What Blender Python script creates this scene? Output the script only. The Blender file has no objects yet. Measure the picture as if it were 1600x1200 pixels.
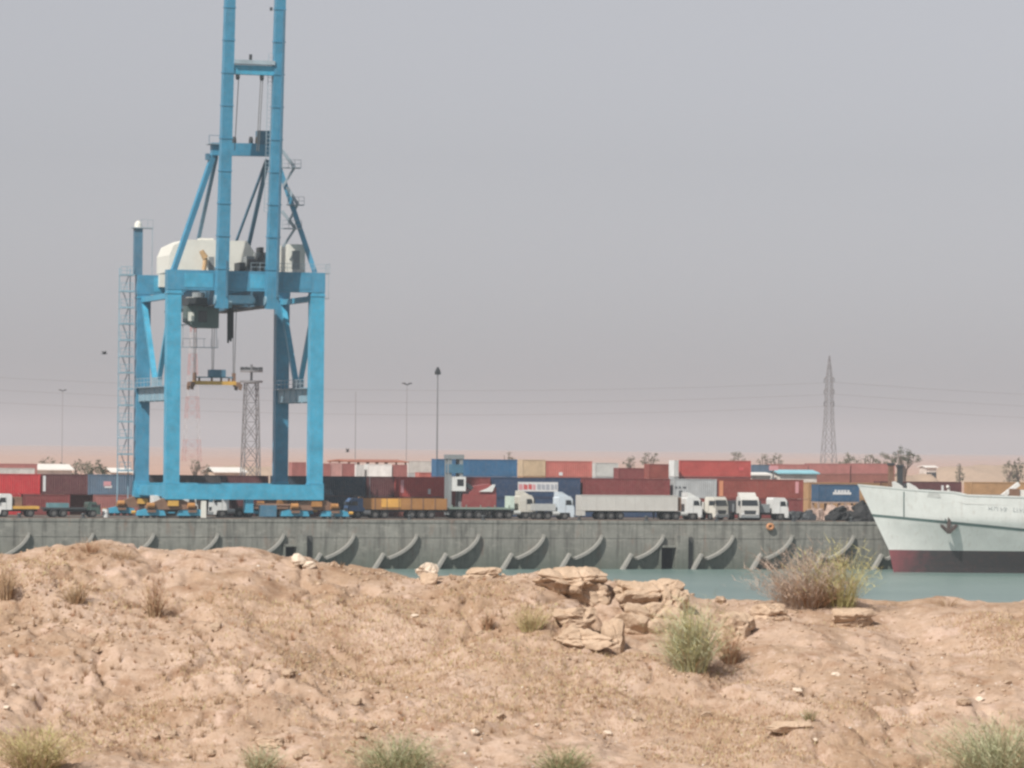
import bpy, math, random
import numpy as np
from mathutils import Vector, Matrix
random.seed(7)
R = math.radians
S = bpy.context.scene
COL = S.collection

# ------------------------------------------------------------------ camera
EYE = 14.93                       # eye height above the water (m)
DECK = 6.10                       # quay deck above the water
F = 6480.0                        # focal length in pixels of the 1600 px wide photo
PITCH = math.atan(103.0 / F)
ROLL = R(0.55)
fw = Vector((0, math.cos(PITCH), math.sin(PITCH)))
up0 = Vector((0, -math.sin(PITCH), math.cos(PITCH)))
rt0 = Vector((1, 0, 0))
rt = rt0 * math.cos(ROLL) + up0 * math.sin(ROLL)
up = up0 * math.cos(ROLL) - rt0 * math.sin(ROLL)
cam_d = bpy.data.cameras.new('camera')
cam_d.sensor_width = 36.0
cam_d.lens = F / 1600.0 * 36.0
cam_d.clip_start = 0.5
cam_d.clip_end = 40000
cam = bpy.data.objects.new('camera', cam_d)
COL.objects.link(cam)
cm = Matrix.Identity(4)
for i in range(3):
    cm[i][0] = rt[i]; cm[i][1] = up[i]; cm[i][2] = -fw[i]
cm[2][3] = EYE
cam.matrix_world = cm
S.camera = cam

# ------------------------------------------------------------------ sky, sun, exposure
SUN_EL = R(46)
SUN_AZ = R(214)                   # clockwise from +Y: behind the camera, to its left
w = bpy.data.worlds.new('World'); S.world = w; w.use_nodes = True
nt = w.node_tree; nt.nodes.clear()
sky = nt.nodes.new('ShaderNodeTexSky'); sky.sky_type = 'NISHITA'
sky.sun_disc = False; sky.sun_elevation = SUN_EL; sky.sun_rotation = SUN_AZ
sky.altitude = 0; sky.air_density = 1.0; sky.dust_density = 1.1; sky.ozone_density = 1.5
hs = nt.nodes.new('ShaderNodeHueSaturation'); hs.inputs['Saturation'].default_value = 0.10
bg = nt.nodes.new('ShaderNodeBackground'); bg.inputs[1].default_value = 0.072
wo = nt.nodes.new('ShaderNodeOutputWorld')
nt.links.new(sky.outputs[0], hs.inputs['Color']); tn = nt.nodes.new('ShaderNodeMix'); tn.data_type = 'RGBA'; tn.blend_type = 'MULTIPLY'; tn.inputs[0].default_value = 1.0; tn.inputs[7].default_value = (0.985, 0.98, 1.04, 1); nt.links.new(hs.outputs[0], tn.inputs[6]); nt.links.new(tn.outputs[2], bg.inputs[0]); nt.links.new(bg.outputs[0], wo.inputs[0])
sun_d = bpy.data.lights.new('sun', 'SUN'); sun_d.energy = 4.3; sun_d.angle = R(0.8); sun_d.color = (1.0, 0.95, 0.87)
sun = bpy.data.objects.new('sun', sun_d); COL.objects.link(sun)
sdir = Vector((math.sin(SUN_AZ) * math.cos(SUN_EL), math.cos(SUN_AZ) * math.cos(SUN_EL), math.sin(SUN_EL)))
sun.rotation_euler = sdir.to_track_quat('Z', 'Y').to_euler()
sun.location = (-60, -60, 120)
vs = S.view_settings
vs.view_transform = 'Standard'; vs.look = 'None'; vs.exposure = 0.28; vs.gamma = 1.0; vs.use_curve_mapping = False
S.render.engine = 'CYCLES'
cy = S.cycles
cy.use_denoising = True
cy.max_bounces = 6; cy.volume_bounces = 1
cy.pixel_filter_type = 'BLACKMAN_HARRIS'; cy.filter_width = 2.6

# ------------------------------------------------------------------ pixel helpers and the quay frame
TH = R(17)
E1 = Vector((math.cos(TH), math.sin(TH), 0))        # along the quay, to the right and away
E2 = Vector((-math.sin(TH), math.cos(TH), 0))       # landward
Q0 = Vector((0, 520, 0))
CAM = Vector((0, 0, EYE))
def ray(px, py):
    return fw + rt * ((px - 800) / F) - up * ((py - 600) / F)
def at_t(px, py, t):
    """(s, z) of the pixel on the vertical plane standing t metres landward of the quay edge"""
    d = ray(px, py)
    k = (t - (CAM - Q0).dot(E2)) / d.dot(E2)
    p = CAM + d * k
    return (p - Q0).dot(E1), p.z
def s_of(px, t, py=765): return at_t(px, py, t)[0]
def Q(s, t, z): 
    p = Q0 + E1 * s + E2 * t
    return Vector((p.x, p.y, z))

# ------------------------------------------------------------------ materials
MATS = {}
def _nodes(name):
    m = bpy.data.materials.new(name); m.use_nodes = True
    n = m.node_tree; n.nodes.clear()
    o = n.nodes.new('ShaderNodeOutputMaterial'); b = n.nodes.new('ShaderNodeBsdfPrincipled')
    n.links.new(b.outputs[0], o.inputs[0])
    return m, n, b
def _noise(n, vec, scale, detail=4, rough=0.6):
    t = n.nodes.new('ShaderNodeTexNoise'); t.inputs['Scale'].default_value = scale
    t.inputs['Detail'].default_value = detail; t.inputs['Roughness'].default_value = rough
    if vec is not None: n.links.new(vec, t.inputs['Vector'])
    return t.outputs['Fac']
def _ramp(n, fac, stops):
    r = n.nodes.new('ShaderNodeValToRGB'); cr = r.color_ramp
    while len(cr.elements) < len(stops): cr.elements.new(0.5)
    for e, (p, c) in zip(cr.elements, stops):
        e.position = p; e.color = (c, c, c, 1) if isinstance(c, (int, float)) else (*c, 1)
    n.links.new(fac, r.inputs[0]); return r.outputs[0]
def _mix(n, fac, a, b, mode='MIX'):
    x = n.nodes.new('ShaderNodeMix'); x.data_type = 'RGBA'; x.blend_type = mode
    for sock, v in ((x.inputs[0], fac), (x.inputs[6], a), (x.inputs[7], b)):
        if isinstance(v, bpy.types.NodeSocket): n.links.new(v, sock)
        elif isinstance(v, (int, float)): sock.default_value = v
        else: sock.default_value = (*v, 1)
    return x.outputs[2]
def _coord(n, which='Object', scale=None):
    c = n.nodes.new('ShaderNodeTexCoord'); v = c.outputs[which]
    if scale:
        mp = n.nodes.new('ShaderNodeMapping'); mp.inputs['Scale'].default_value = scale
        n.links.new(v, mp.inputs['Vector']); v = mp.outputs[0]
    return v
def _bump(n, b, h, strength, dist):
    bp = n.nodes.new('ShaderNodeBump'); bp.inputs['Strength'].default_value = strength; bp.inputs['Distance'].default_value = dist
    n.links.new(h, bp.inputs['Height']); n.links.new(bp.outputs[0], b.inputs['Normal'])
def paint(name, col, rough=0.5, var=0.25, rust=0.25, metal=0.0, rustcol=(0.16, 0.075, 0.04), dust=0.12):
    if name in MATS: return MATS[name]
    m, n, b = _nodes(name)
    oi = n.nodes.new('ShaderNodeObjectInfo')
    v = _coord(n)
    add = n.nodes.new('ShaderNodeVectorMath'); add.operation = 'ADD'
    sc = n.nodes.new('ShaderNodeVectorMath'); sc.operation = 'SCALE'; sc.inputs[3].default_value = 40
    cmb = n.nodes.new('ShaderNodeCombineXYZ')
    for k in range(3): n.links.new(oi.outputs['Random'], cmb.inputs[k])
    n.links.new(cmb.outputs[0], sc.inputs[0]); n.links.new(v, add.inputs[0]); n.links.new(sc.outputs[0], add.inputs[1])
    vv = add.outputs[0]
    f1 = _noise(n, vv, 0.55, 5, 0.65)
    dark = tuple(c * (1 - var) for c in col); lite = tuple(min(0.9, c * (1 + var * 0.7) + 0.01) for c in col)
    c1 = _mix(n, _ramp(n, f1, [(0.3, 0.0), (0.7, 1.0)]), dark, lite)
    mp = n.nodes.new('ShaderNodeMapping'); mp.inputs['Scale'].default_value = (2.2, 2.2, 0.28); n.links.new(vv, mp.inputs['Vector'])
    f2 = _noise(n, mp.outputs[0], 1.1, 6, 0.7)
    c2 = _mix(n, _ramp(n, f2, [(0.55, 0.0), (0.78, rust)]), c1, rustcol)
    f3 = _noise(n, vv, 2.5, 4, 0.6)
    c3 = _mix(n, _ramp(n, f3, [(0.4, 0.0), (0.75, dust)]), c2, (0.40, 0.31, 0.24))
    n.links.new(c3, b.inputs['Base Color']); b.inputs['Roughness'].default_value = rough; b.inputs['Metallic'].default_value = metal
    MATS[name] = m; return m
def plain(name, col, rough=0.6, metal=0.0, var=0.15, scale=3.0):
    if name in MATS: return MATS[name]
    m, n, b = _nodes(name)
    f = _noise(n, _coord(n), scale, 4)
    c = _mix(n, f, tuple(c * (1 - var) for c in col), tuple(min(0.92, c * (1 + var)) for c in col))
    n.links.new(c, b.inputs['Base Color']); b.inputs['Roughness'].default_value = rough; b.inputs['Metallic'].default_value = metal
    MATS[name] = m; return m

# crane blues
BLUE = paint('crane_blue', (0.044, 0.325, 0.50), 0.45, 0.22, 0.3, rustcol=(0.14, 0.17, 0.18), dust=0.12)
BLUE_M_SHADE = paint('crane_mid_shade_blue', (0.040, 0.235, 0.38), 0.45, 0.2, 0.22, dust=0.10)  # darker crane blue for beams; also paints shade onto boom and landside legs
BLUE_G = paint('crane_grey_blue', (0.22, 0.36, 0.44), 0.55, 0.2, 0.25)
BLUE_D = paint('crane_dark_blue', (0.05, 0.16, 0.25), 0.5, 0.2, 0.2)
RAIL = paint('galvanised_rail', (0.30, 0.37, 0.42), 0.55, 0.2, 0.25)
HOUSE = paint('house_white', (0.70, 0.69, 0.63), 0.5, 0.06, 0.10, dust=0.10)
DARK = plain('dark_machinery', (0.045, 0.05, 0.055), 0.6)
BLACK = plain('black_rubber', (0.018, 0.018, 0.02), 0.75)
GREYM = plain('grey_machinery', (0.23, 0.25, 0.26), 0.55)
TANK = plain('tank_grey', (0.42, 0.43, 0.42), 0.45)
ORANGE = paint('bogie_orange', (0.42, 0.19, 0.05), 0.6, 0.3, 0.4)
YELLOW = paint('machine_yellow', (0.60, 0.34, 0.06), 0.5, 0.2, 0.25)
TAN = paint('tan_paint', (0.52, 0.33, 0.16), 0.55, 0.2, 0.2)
WHITE = paint('truck_white', (0.70, 0.71, 0.70), 0.4, 0.08, 0.12, dust=0.22)
TRAILER = paint('trailer_white', (0.55, 0.54, 0.51), 0.5, 0.06, 0.12)
GLASS = plain('dark_glass', (0.03, 0.035, 0.04), 0.08, 0.0, 0.1)
RUSTY = paint('rusty_steel', (0.20, 0.11, 0.07), 0.75, 0.3, 0.5)
TYRE = plain('tyre', (0.022, 0.022, 0.023), 0.85)
RIM = plain('wheel_rim', (0.17, 0.165, 0.16), 0.5, 0.3)
CABLE = plain('steel_cable', (0.17, 0.16, 0.15), 0.6, 0.4)
GALV = plain('galvanised_steel', (0.22, 0.22, 0.23), 0.55, 0.4)
CC = {  # container paints
 'red': (0.50, 0.028, 0.035), 'maroon': (0.20, 0.035, 0.035), 'darkmaroon': (0.105, 0.028, 0.032),
 'navy': (0.016, 0.048, 0.115), 'darknavy': (0.016, 0.042, 0.07), 'blue': (0.018, 0.115, 0.245), 'greyblue': (0.105, 0.16, 0.23),
 'fadedpink': (0.33, 0.125, 0.115), 'salmon': (0.48, 0.135, 0.11), 'brick': (0.42, 0.062, 0.052), 'rustred': (0.25, 0.05, 0.036),
 'grey': (0.40, 0.42, 0.43), 'palegrey': (0.52, 0.52, 0.50), 'white': (0.72, 0.73, 0.72), 'tan': (0.43, 0.25, 0.12), 'beige': (0.55, 0.42, 0.28),
 'midblue': (0.025, 0.09, 0.18), 'brown': (0.22, 0.075, 0.055), 'dark': (0.05, 0.045, 0.05), 'pale_pink': (0.50, 0.30, 0.28),
}
def cmat(c): return paint('container_' + c, CC[c], 0.55, 0.2, 0.22)

# ------------------------------------------------------------------ mesh builder
class MB:
    def __init__(s): s.v = []; s.f = []
    def add(s, vs, fs):
        o = len(s.v); s.v += [tuple(v) for v in vs]; s.f += [tuple(i + o for i in f) for f in fs]; return s
    def box(s, x0, x1, y0, y1, z0, z1):
        v = [(x, y, z) for z in (z0, z1) for y in (y0, y1) for x in (x0, x1)]
        return s.add(v, [(0, 2, 3, 1), (4, 5, 7, 6), (0, 1, 5, 4), (2, 6, 7, 3), (0, 4, 6, 2), (1, 3, 7, 5)])
    def bar(s, p, q, w, h=None, w2=None, h2=None, ref=(0, 0, 1)):
        """rectangular bar from p to q; w across, h the other way"""
        h = h or w; w2 = w2 or w; h2 = h2 or h
        p = Vector(p); q = Vector(q); d = (q - p).normalized(); r = Vector(ref)
        if abs(d.dot(r)) > 0.95: r = Vector((0, 1, 0)) if abs(d.y) < 0.9 else Vector((1, 0, 0))
        a = d.cross(r).normalized(); b = a.cross(d).normalized()
        vs = []
        for pt, ww, hh in ((p, w, h), (q, w2, h2)):
            for sa, sb in ((-1, -1), (1, -1), (1, 1), (-1, 1)):
                vs.append(pt + a * sa * ww / 2 + b * sb * hh / 2)
        return s.add(vs, [(0, 3, 2, 1), (4, 5, 6, 7), (0, 1, 5, 4), (1, 2, 6, 5), (2, 3, 7, 6), (3, 0, 4, 7)])
    def tube(s, p, q, r, r2=None, n=8):
        r2 = r if r2 is None else r2
        p = Vector(p); q = Vector(q); d = (q - p).normalized()
        a = d.orthogonal().normalized(); b = d.cross(a)
        vs = []
        for pt, rr in ((p, r), (q, r2)):
            for i in range(n):
                t = 2 * math.pi * i / n; vs.append(pt + a * math.cos(t) * rr + b * math.sin(t) * rr)
        fs = [(i, (i + 1) % n, n + (i + 1) % n, n + i) for i in range(n)] + [tuple(range(n - 1, -1, -1)), tuple(range(n, 2 * n))]
        return s.add(vs, fs)
    def prism(s, poly, y0, y1):
        """polygon in x,z extruded along y"""
        n = len(poly)
        vs = [(x, y0, z) for x, z in poly] + [(x, y1, z) for x, z in poly]
        fs = [tuple(range(n)), tuple(range(2 * n - 1, n - 1, -1))] + [(i, n + i, n + (i + 1) % n, (i + 1) % n) for i in range(n)]
        return s.add(vs, fs)
    def mesh(s, name, mat, smooth=False):
        m = bpy.data.meshes.new(name); m.from_pydata(s.v, [], s.f); m.update()
        if mat: m.materials.append(mat)
        if smooth: m.polygons.foreach_set('use_smooth', [True] * len(m.polygons))
        import bmesh
        bm = bmesh.new(); bm.from_mesh(m); bmesh.ops.recalc_face_normals(bm, faces=bm.faces); bm.to_mesh(m); bm.free()
        return m
    def build(s, name, mat, parent=None, smooth=False):
        return link(name, s.mesh(name, mat, smooth), parent)
def link(name, data, parent=None, loc=None, rz=0.0):
    o = bpy.data.objects.new(name, data); COL.objects.link(o)
    if parent: o.parent = parent
    if loc is not None: o.location = loc
    if rz: o.rotation_euler = (0, 0, rz)
    return o
def tag(o, label=None, cat=None, group=None, kind=None):
    if label: o['label'] = label
    if cat: o['category'] = cat
    if group: o['group'] = group
    if kind: o['kind'] = kind
    return o
def thing(name, label, cat, loc, rz=TH, group=None):
    o = link(name, None, None, loc, rz); o.empty_display_size = 1
    return tag(o, label, cat, group)

# ------------------------------------------------------------------ numpy noise
def _h(ix, iy, seed):
    n = (ix.astype(np.int64) * 374761393 + iy.astype(np.int64) * 668265263 + seed * 1442695041) & 0xFFFFFFFF
    n = ((n ^ (n >> 13)) * 1274126177) & 0xFFFFFFFF
    return ((n ^ (n >> 16)) & 0xFFFFFF) / float(0xFFFFFF)
def vn(x, y, seed=0):
    x = np.asarray(x, float); y = np.asarray(y, float)
    ix = np.floor(x); iy = np.floor(y); fx = x - ix; fy = y - iy
    ux = fx * fx * fx * (fx * (fx * 6 - 15) + 10); uy = fy * fy * fy * (fy * (fy * 6 - 15) + 10)
    a = _h(ix, iy, seed); b = _h(ix + 1, iy, seed); c = _h(ix, iy + 1, seed); d = _h(ix + 1, iy + 1, seed)
    return (a + (b - a) * ux) * (1 - uy) + (c + (d - c) * ux) * uy - 0.5
def fbm(x, y, seed=0, o=4, g=0.5):
    t = 0; a = 1.0
    for k in range(o):
        t = t + a * vn(x * 2 ** k + 17.3 * k, y * 2 ** k - 9.1 * k, seed + k); a *= g
    return t

# ================================================================== SETTING
# ---- water
def flat(name, pts, z, mat):
    m = bpy.data.meshes.new(name); m.from_pydata([(x, y, z) for x, y in pts], [], [tuple(range(len(pts)))]); m.materials.append(mat)
    o = link(name, m); return tag(o, kind='structure')
mw, n, b = _nodes('harbour_water')
v = _coord(n, 'Object', (0.25, 0.9, 1))
h1 = _noise(n, v, 0.9, 5, 0.6); 
col = _mix(n, _ramp(n, _noise(n, _coord(n, 'Object', (0.02, 0.06, 1)), 1.0, 3), [(0.35, 0.0), (0.65, 1.0)]), (0.125, 0.195, 0.180), (0.165, 0.235, 0.218))
n.links.new(col, b.inputs['Base Color']); b.inputs['Roughness'].default_value = 0.28; b.inputs['IOR'].default_value = 1.33
_bump(n, b, h1, 0.9, 0.35)
c0 = Q(-1500, 1.5, 0); c1 = Q(1500, 1.5, 0)
flat('water', [(-1500, 60), (1500, 60), (c1.x, c1.y), (c0.x, c0.y)], 0.0, mw)

# ---- quay deck, yard and desert
md, n, b = _nodes('deck_concrete')
v = _coord(n)
f = _noise(n, v, 0.12, 6, 0.65); f2 = _noise(n, v, 1.7, 4)
c = _mix(n, f, (0.085, 0.078, 0.070), (0.15, 0.135, 0.12)); c = _mix(n, _ramp(n, f2, [(0.5, 0.0), (0.8, 0.5)]), c, (0.04, 0.038, 0.036))
n.links.new(c, b.inputs['Base Color']); b.inputs['Roughness'].default_value = 0.85
def strip(name, t0, t1, z, mat, s0=-420, s1=520, nz=0):
    pts = [Q(s0, t0, z), Q(s1, t0, z), Q(s1, t1, z), Q(s0, t1, z)]
    return flat(name, [(p.x, p.y) for p in pts], z, mat)
strip('quay_deck', 0.9, 160, DECK, md)
# crane rails let into the deck
rail_b = MB()
for tt in (3.0, 21.0):
    for s0 in range(-120, 140, 20):
        rail_b.box(s0, s0 + 19.96, tt - 0.06, tt + 0.06, DECK - 0.02, DECK + 0.06)
o = rail_b.build('crane_rails', RUSTY); o.location = Q0; o.rotation_euler = (0, 0, TH); tag(o, kind='structure')

ms, n, b = _nodes('desert_sand')
v = _coord(n)
f = _noise(n, v, 0.004, 6, 0.6); f2 = _noise(n, v, 0.05, 4)
c = _mix(n, f, (0.43, 0.265, 0.200), (0.52, 0.335, 0.255)); c = _mix(n, _ramp(n, f2, [(0.45, 0.0), (0.8, 0.35)]), c, (0.24, 0.17, 0.12))
n.links.new(c, b.inputs['Base Color']); b.inputs['Roughness'].default_value = 0.95
def desert():
    xs = np.concatenate([np.linspace(-7000, -1500, 24), np.linspace(-1400, 1400, 90), np.linspace(1500, 7000, 24)])
    ts = np.concatenate([[158.0], np.geomspace(175, 14000, 90)])
    X, T = np.meshgrid(xs, ts)
    g = np.clip((T - 400) / 2500, 0, 1)
    Z = DECK - 0.06 + g * 2.0 * fbm(X / 420, T / 600, 5, 3) + np.clip((T - 3500) / 6000, 0, 1) * (5 + 9 * (fbm(X / 1500, T / 2500, 9, 4) + 0.2))
    V = [tuple(Q(x, t, z)) for x, t, z in zip(X.ravel(), T.ravel(), Z.ravel())]
    nx = len(xs); Fc = [(j * nx + i, j * nx + i + 1, (j + 1) * nx + i + 1, (j + 1) * nx + i) for j in range(len(ts) - 1) for i in range(nx - 1)]
    m = bpy.data.meshes.new('desert'); m.from_pydata(V, [], Fc); m.materials.append(ms)
    m.polygons.foreach_set('use_smooth', [True] * len(m.polygons))
    tag(link('desert', m), kind='structure')
desert()
def mound(name, px0, px1, ytop, t, depth, seed, mat):
    """a bank of spoil standing on the desert floor"""
    s0 = s_of(px0, t); s1 = s_of(px1, t); zt = at_t((px0 + px1) / 2, ytop, t)[1] - DECK
    nx, ny = 60, 14; V = []; 
    for j in range(ny):
        for i in range(nx):
            u = i / (nx - 1); q = j / (ny - 1)
            e = min(1, min(u, 1 - u) * 9) ** 0.7 * math.sin(math.pi * q) ** 0.8
            zz = zt * e * (0.9 + 0.22 * float(fbm(u * 14, q * 3, seed, 5)))
            V.append((s0 + (s1 - s0) * u - (s0 + s1) / 2, (q - 0.5) * depth, max(zz, -0.2)))
    m = bpy.data.meshes.new(name); m.from_pydata(V, [], [(j * nx + i, j * nx + i + 1, (j + 1) * nx + i + 1, (j + 1) * nx + i) for j in range(ny - 1) for i in range(nx - 1)])
    m.materials.append(mat); m.polygons.foreach_set('use_smooth', [True] * len(m.polygons))
    o = link(name, m, None, Q((s0 + s1) / 2, t, DECK - 0.05), TH); tag(o, kind='structure')
mt = plain('tan_spoil', (0.37, 0.275, 0.205), 0.95, 0, 0.2, 0.3)
mound('sand_bank', 1255, 1470, 737, 345, 24, 3, mt)
mound('sand_bank', 1450, 1860, 724, 640, 60, 4, mt)
mound('sand_bank', 330, 470, 727, 480, 40, 8, mt)

# ---- quay wall
mq, n, b = _nodes('quay_concrete')
g = n.nodes.new('ShaderNodeNewGeometry'); sep = n.nodes.new('ShaderNodeSeparateXYZ'); n.links.new(g.outputs['Position'], sep.inputs[0])
v = _coord(n)
big = _noise(n, v, 0.35, 6, 0.7)
c = _mix(n, _ramp(n, big, [(0.28, 0.0), (0.72, 1.0)]), (0.160, 0.158, 0.142), (0.285, 0.278, 0.250))
streak = _noise(n, _coord(n, 'Object', (1.6, 1.6, 0.12)), 1.0, 5, 0.7)
c = _mix(n, _ramp(n, streak, [(0.46, 0.0), (0.66, 0.75)]), c, (0.085, 0.082, 0.074))
blot = _noise(n, _coord(n, 'Object', (0.5, 0.5, 1.1)), 1.3, 6, 0.75)
c = _mix(n, _ramp(n, blot, [(0.52, 0.0), (0.66, 0.6)]), c, (0.34, 0.325, 0.29))
rst = _noise(n, _coord(n, 'Object', (0.9, 0.9, 0.3)), 0.8, 4, 0.6)
c = _mix(n, _ramp(n, rst, [(0.58, 0.0), (0.72, 0.45)]), c, (0.24, 0.13, 0.09))
# tide stain below the high-water mark
ma = n.nodes.new('ShaderNodeMath'); ma.operation = 'MULTIPLY_ADD'; ma.inputs[1].default_value = 2.2; ma.inputs[2].default_value = 0
n.links.new(big, ma.inputs[0]); sb = n.nodes.new('ShaderNodeMath'); sb.operation = 'SUBTRACT'
n.links.new(sep.outputs[2], sb.inputs[0]); n.links.new(ma.outputs[0], sb.inputs[1])
mr = n.nodes.new('ShaderNodeMapRange'); mr.inputs[1].default_value = -0.9; mr.inputs[2].default_value = 2.6; mr.inputs[3].default_value = 0.8; mr.inputs[4].default_value = 0.0
n.links.new(sb.outputs[0], mr.inputs[0])
c = _mix(n, mr.outputs[0], c, (0.080, 0.098, 0.078))
n.links.new(c, b.inputs['Base Color']); b.inputs['Roughness'].default_value = 0.9
_bump(n, b, _noise(n, v, 6, 6, 0.7), 0.5, 0.05)
mshadow = plain('shade_concrete', (0.07, 0.07, 0.068), 0.9)  # concrete colour darkened as shade, for the recess and the pillar's shadow
mrib = plain('rib_concrete', (0.27, 0.262, 0.24), 0.9, 0, 0.45, 2.0)

quay = thing('quay_wall', 'long grey concrete quay wall with slanting curved ribs above the water', 'quay wall', Q(0, 0, 0))
JOINTS = [(445, 462, 481), (1032, 1055, 1076)]            # recess left, recess right / pillar, pillar right
S_END0, S_END1 = -95.0, 420.0
jr = []
for a, b_, c_ in JOINTS: jr.append((s_of(a, 0, 850), s_of(b_, 0, 850), s_of(c_, 0, 850)))
# wall panels between expansion joints: each 8 m, slightly uneven
edges = [S_END0]
while edges[-1] < S_END1: edges.append(edges[-1] + 8.05)
def wall_span(s0, s1, k):
    off = 0.02 * math.sin(k * 2.3)
    mb = MB(); mb.box(s0 + 0.02, s1 - 0.02, off, 0.9, 3.9, DECK - 0.35)
    mb.build('upper_panel', mq, quay)
    mb = MB(); 
    y0_ = 0.05 + off; cuts = [(s0 + 0.02, s1 - 0.02)]
    for (a, b_, c_) in jr:       # leave the ladder recess open
        nw = []
        for (p_, q_) in cuts:
            if b_ <= p_ or a >= q_: nw.append((p_, q_)); continue
            if a > p_: nw.append((p_, a))
            if b_ < q_: nw.append((b_, q_))
            mb.box(max(a, p_), min(b_, q_), y0_, 1.1, 2.75, 3.9)
        cuts = nw
    for (p_, q_) in cuts: mb.box(p_, q_, y0_, 1.1, -2.5, 3.9)
    mb.build('lower_panel', mq, quay)
    mb = MB(); mb.box(s0 + 0.015, s1 - 0.015, -0.07 + off * 0.5, 1.2, DECK - 0.35, DECK + 0.02)
    mb.build('coping_slab', mq, quay)
for k in range(len(edges) - 1):
    a, b_ = edges[k], edges[k + 1]
    if a > 130 and k % 4: continue
    if a > 130: b_ = min(a + 32.2, S_END1)
    wall_span(a, b_, k)
for (a, b_, c_) in jr:
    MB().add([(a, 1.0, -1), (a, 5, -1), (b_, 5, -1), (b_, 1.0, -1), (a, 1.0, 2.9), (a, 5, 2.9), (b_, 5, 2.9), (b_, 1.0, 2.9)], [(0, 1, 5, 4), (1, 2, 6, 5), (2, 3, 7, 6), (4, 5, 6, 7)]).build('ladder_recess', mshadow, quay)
    rr = MB()
    rr.box(a - 0.25, a, -0.45, 0.2, -2, 3.0); rr.box(a - 0.25, b_ + 0.05, -0.45, 0.2, 2.76, 3.05)
    rr.build('recess_frame', mq, quay)
    MB().box(b_, c_ - 0.3, -0.75, 0.3, -2.5, 4.3).build('pillar', mq, quay)
    MB().box(c_ - 0.28, c_ + 0.5, -0.1, 0.14, -2.5, 4.1).build('pillar_shadow', mshadow, quay)  # dark strip stands for the shadow right of the pillar
# curved ribs
RIB = [(-70, 845), (45, 836), (145, 834), (240, 835), (340, 834), (443, 831), (553, 831), (651, 830), (748, 831), (850, 832), (940, 833), (1036, 834), (1145, 834), (1237, 836), (1333, 836), (1425, 836)]
rib_mesh = {}
def rib_mb(path, w_):
    """path: list of (x, z, projection)"""
    mb = MB(); vs = []
    for i, (x, z, pr) in enumerate(path):
        x2, z2, _ = path[min(i + 1, len(path) - 1)]; x1, z1, _ = path[max(i - 1, 0)]
        d = Vector((x2 - x1, z2 - z1)).normalized(); nx, nz = -d.y, d.x
        for sgn, yy in ((-1, 0.2), (-1, -pr), (1, -pr), (1, 0.2)):
            vs.append((x + nx * sgn * w_ / 2, yy, z + nz * sgn * w_ / 2))
    fs = []
    for i in range(len(path) - 1):
        for k in range(4):
            fs.append((i * 4 + k, i * 4 + (k + 1) % 4, (i + 1) * 4 + (k + 1) % 4, (i + 1) * 4 + k))
    fs += [(0, 3, 2, 1), tuple((len(path) - 1) * 4 + k for k in range(4))]
    mb.add(vs, fs); return mb
up_path = []
for i in range(11):
    u = i / 10; ang = u * R(58)
    up_path.append((-3.75 * (1 - math.cos(ang)) / (1 - math.cos(R(58))) * 0.55 - 3.75 * 0.45 * u ** 1.3, 4.35 - 3.0 * math.sin(ang) / math.sin(R(58)), 0.35 + 0.75 * u ** 0.8))
lo_path = [(-3.75 - 0.55 - 1.55 * u, 1.95 - 2.4 * u, 0.75 + 0.5 * u) for u in (0, 0.5, 1)]
me_up = rib_mb(up_path, 0.30).mesh('curved_rib', mrib); me_lo = rib_mb(lo_path, 0.32).mesh('lower_rib', mrib)
for i, (px, py) in enumerate(RIB):
    s_ = s_of(px, 0, py)
    o = link('curved_rib', me_up, quay, (s_, 0, 0)); o2 = link('lower_rib', me_lo, quay, (s_, 0, 0))
# mooring bollards along the edge
bol = MB(); bol.tube((0, 0, 0), (0, 0, 0.45), 0.22, 0.17, 10); bol.tube((0, 0, 0.45), (0, 0, 0.62), 0.32, 0.26, 10); bol.tube((0, 0, 0.002), (0, 0, 0.05), 0.36, 0.36, 10)
bolm = bol.mesh('mooring_bollard', DARK)
for px in (30, 130, 520, 640, 755, 905, 1010, 1120, 1240, 1330):
    o = link('mooring_bollard', bolm, None, Q(s_of(px, 0.6, 812), 0.6, DECK + 0.02), TH)
    tag(o, 'low black mooring bollard on the edge of the quay', 'bollard', 'mooring bollards along the quay edge')
# orange marker ring hung on the wall
ring = MB(); cx, cz = at_t(1203, 823, -0.2)
vsr = []; NR, NQ = 20, 8
for i in range(NR):
    a = 2 * math.pi * i / NR
    for j in range(NQ):
        q = 2 * math.pi * j / NQ; rr = 0.36 + 0.22 * math.cos(q)
        vsr.append((rr * math.cos(a), 0.2 * math.sin(q), rr * 0.85 * math.sin(a)))
ring.add(vsr, [(i * NQ + j, i * NQ + (j + 1) % NQ, ((i + 1) % NR) * NQ + (j + 1) % NQ, ((i + 1) % NR) * NQ + j) for i in range(NR) for j in range(NQ)])
MO = paint('orange_plastic', (0.55, 0.25, 0.11), 0.8, 0.3, 0.4)
o = ring.build('orange_ring', MO, None, True); o.location = Q(cx, -0.36, cz); o.rotation_euler = (0, 0, TH)
tag(o, 'small orange ring hung high on the quay wall left of the white ship', 'ring')

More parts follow.
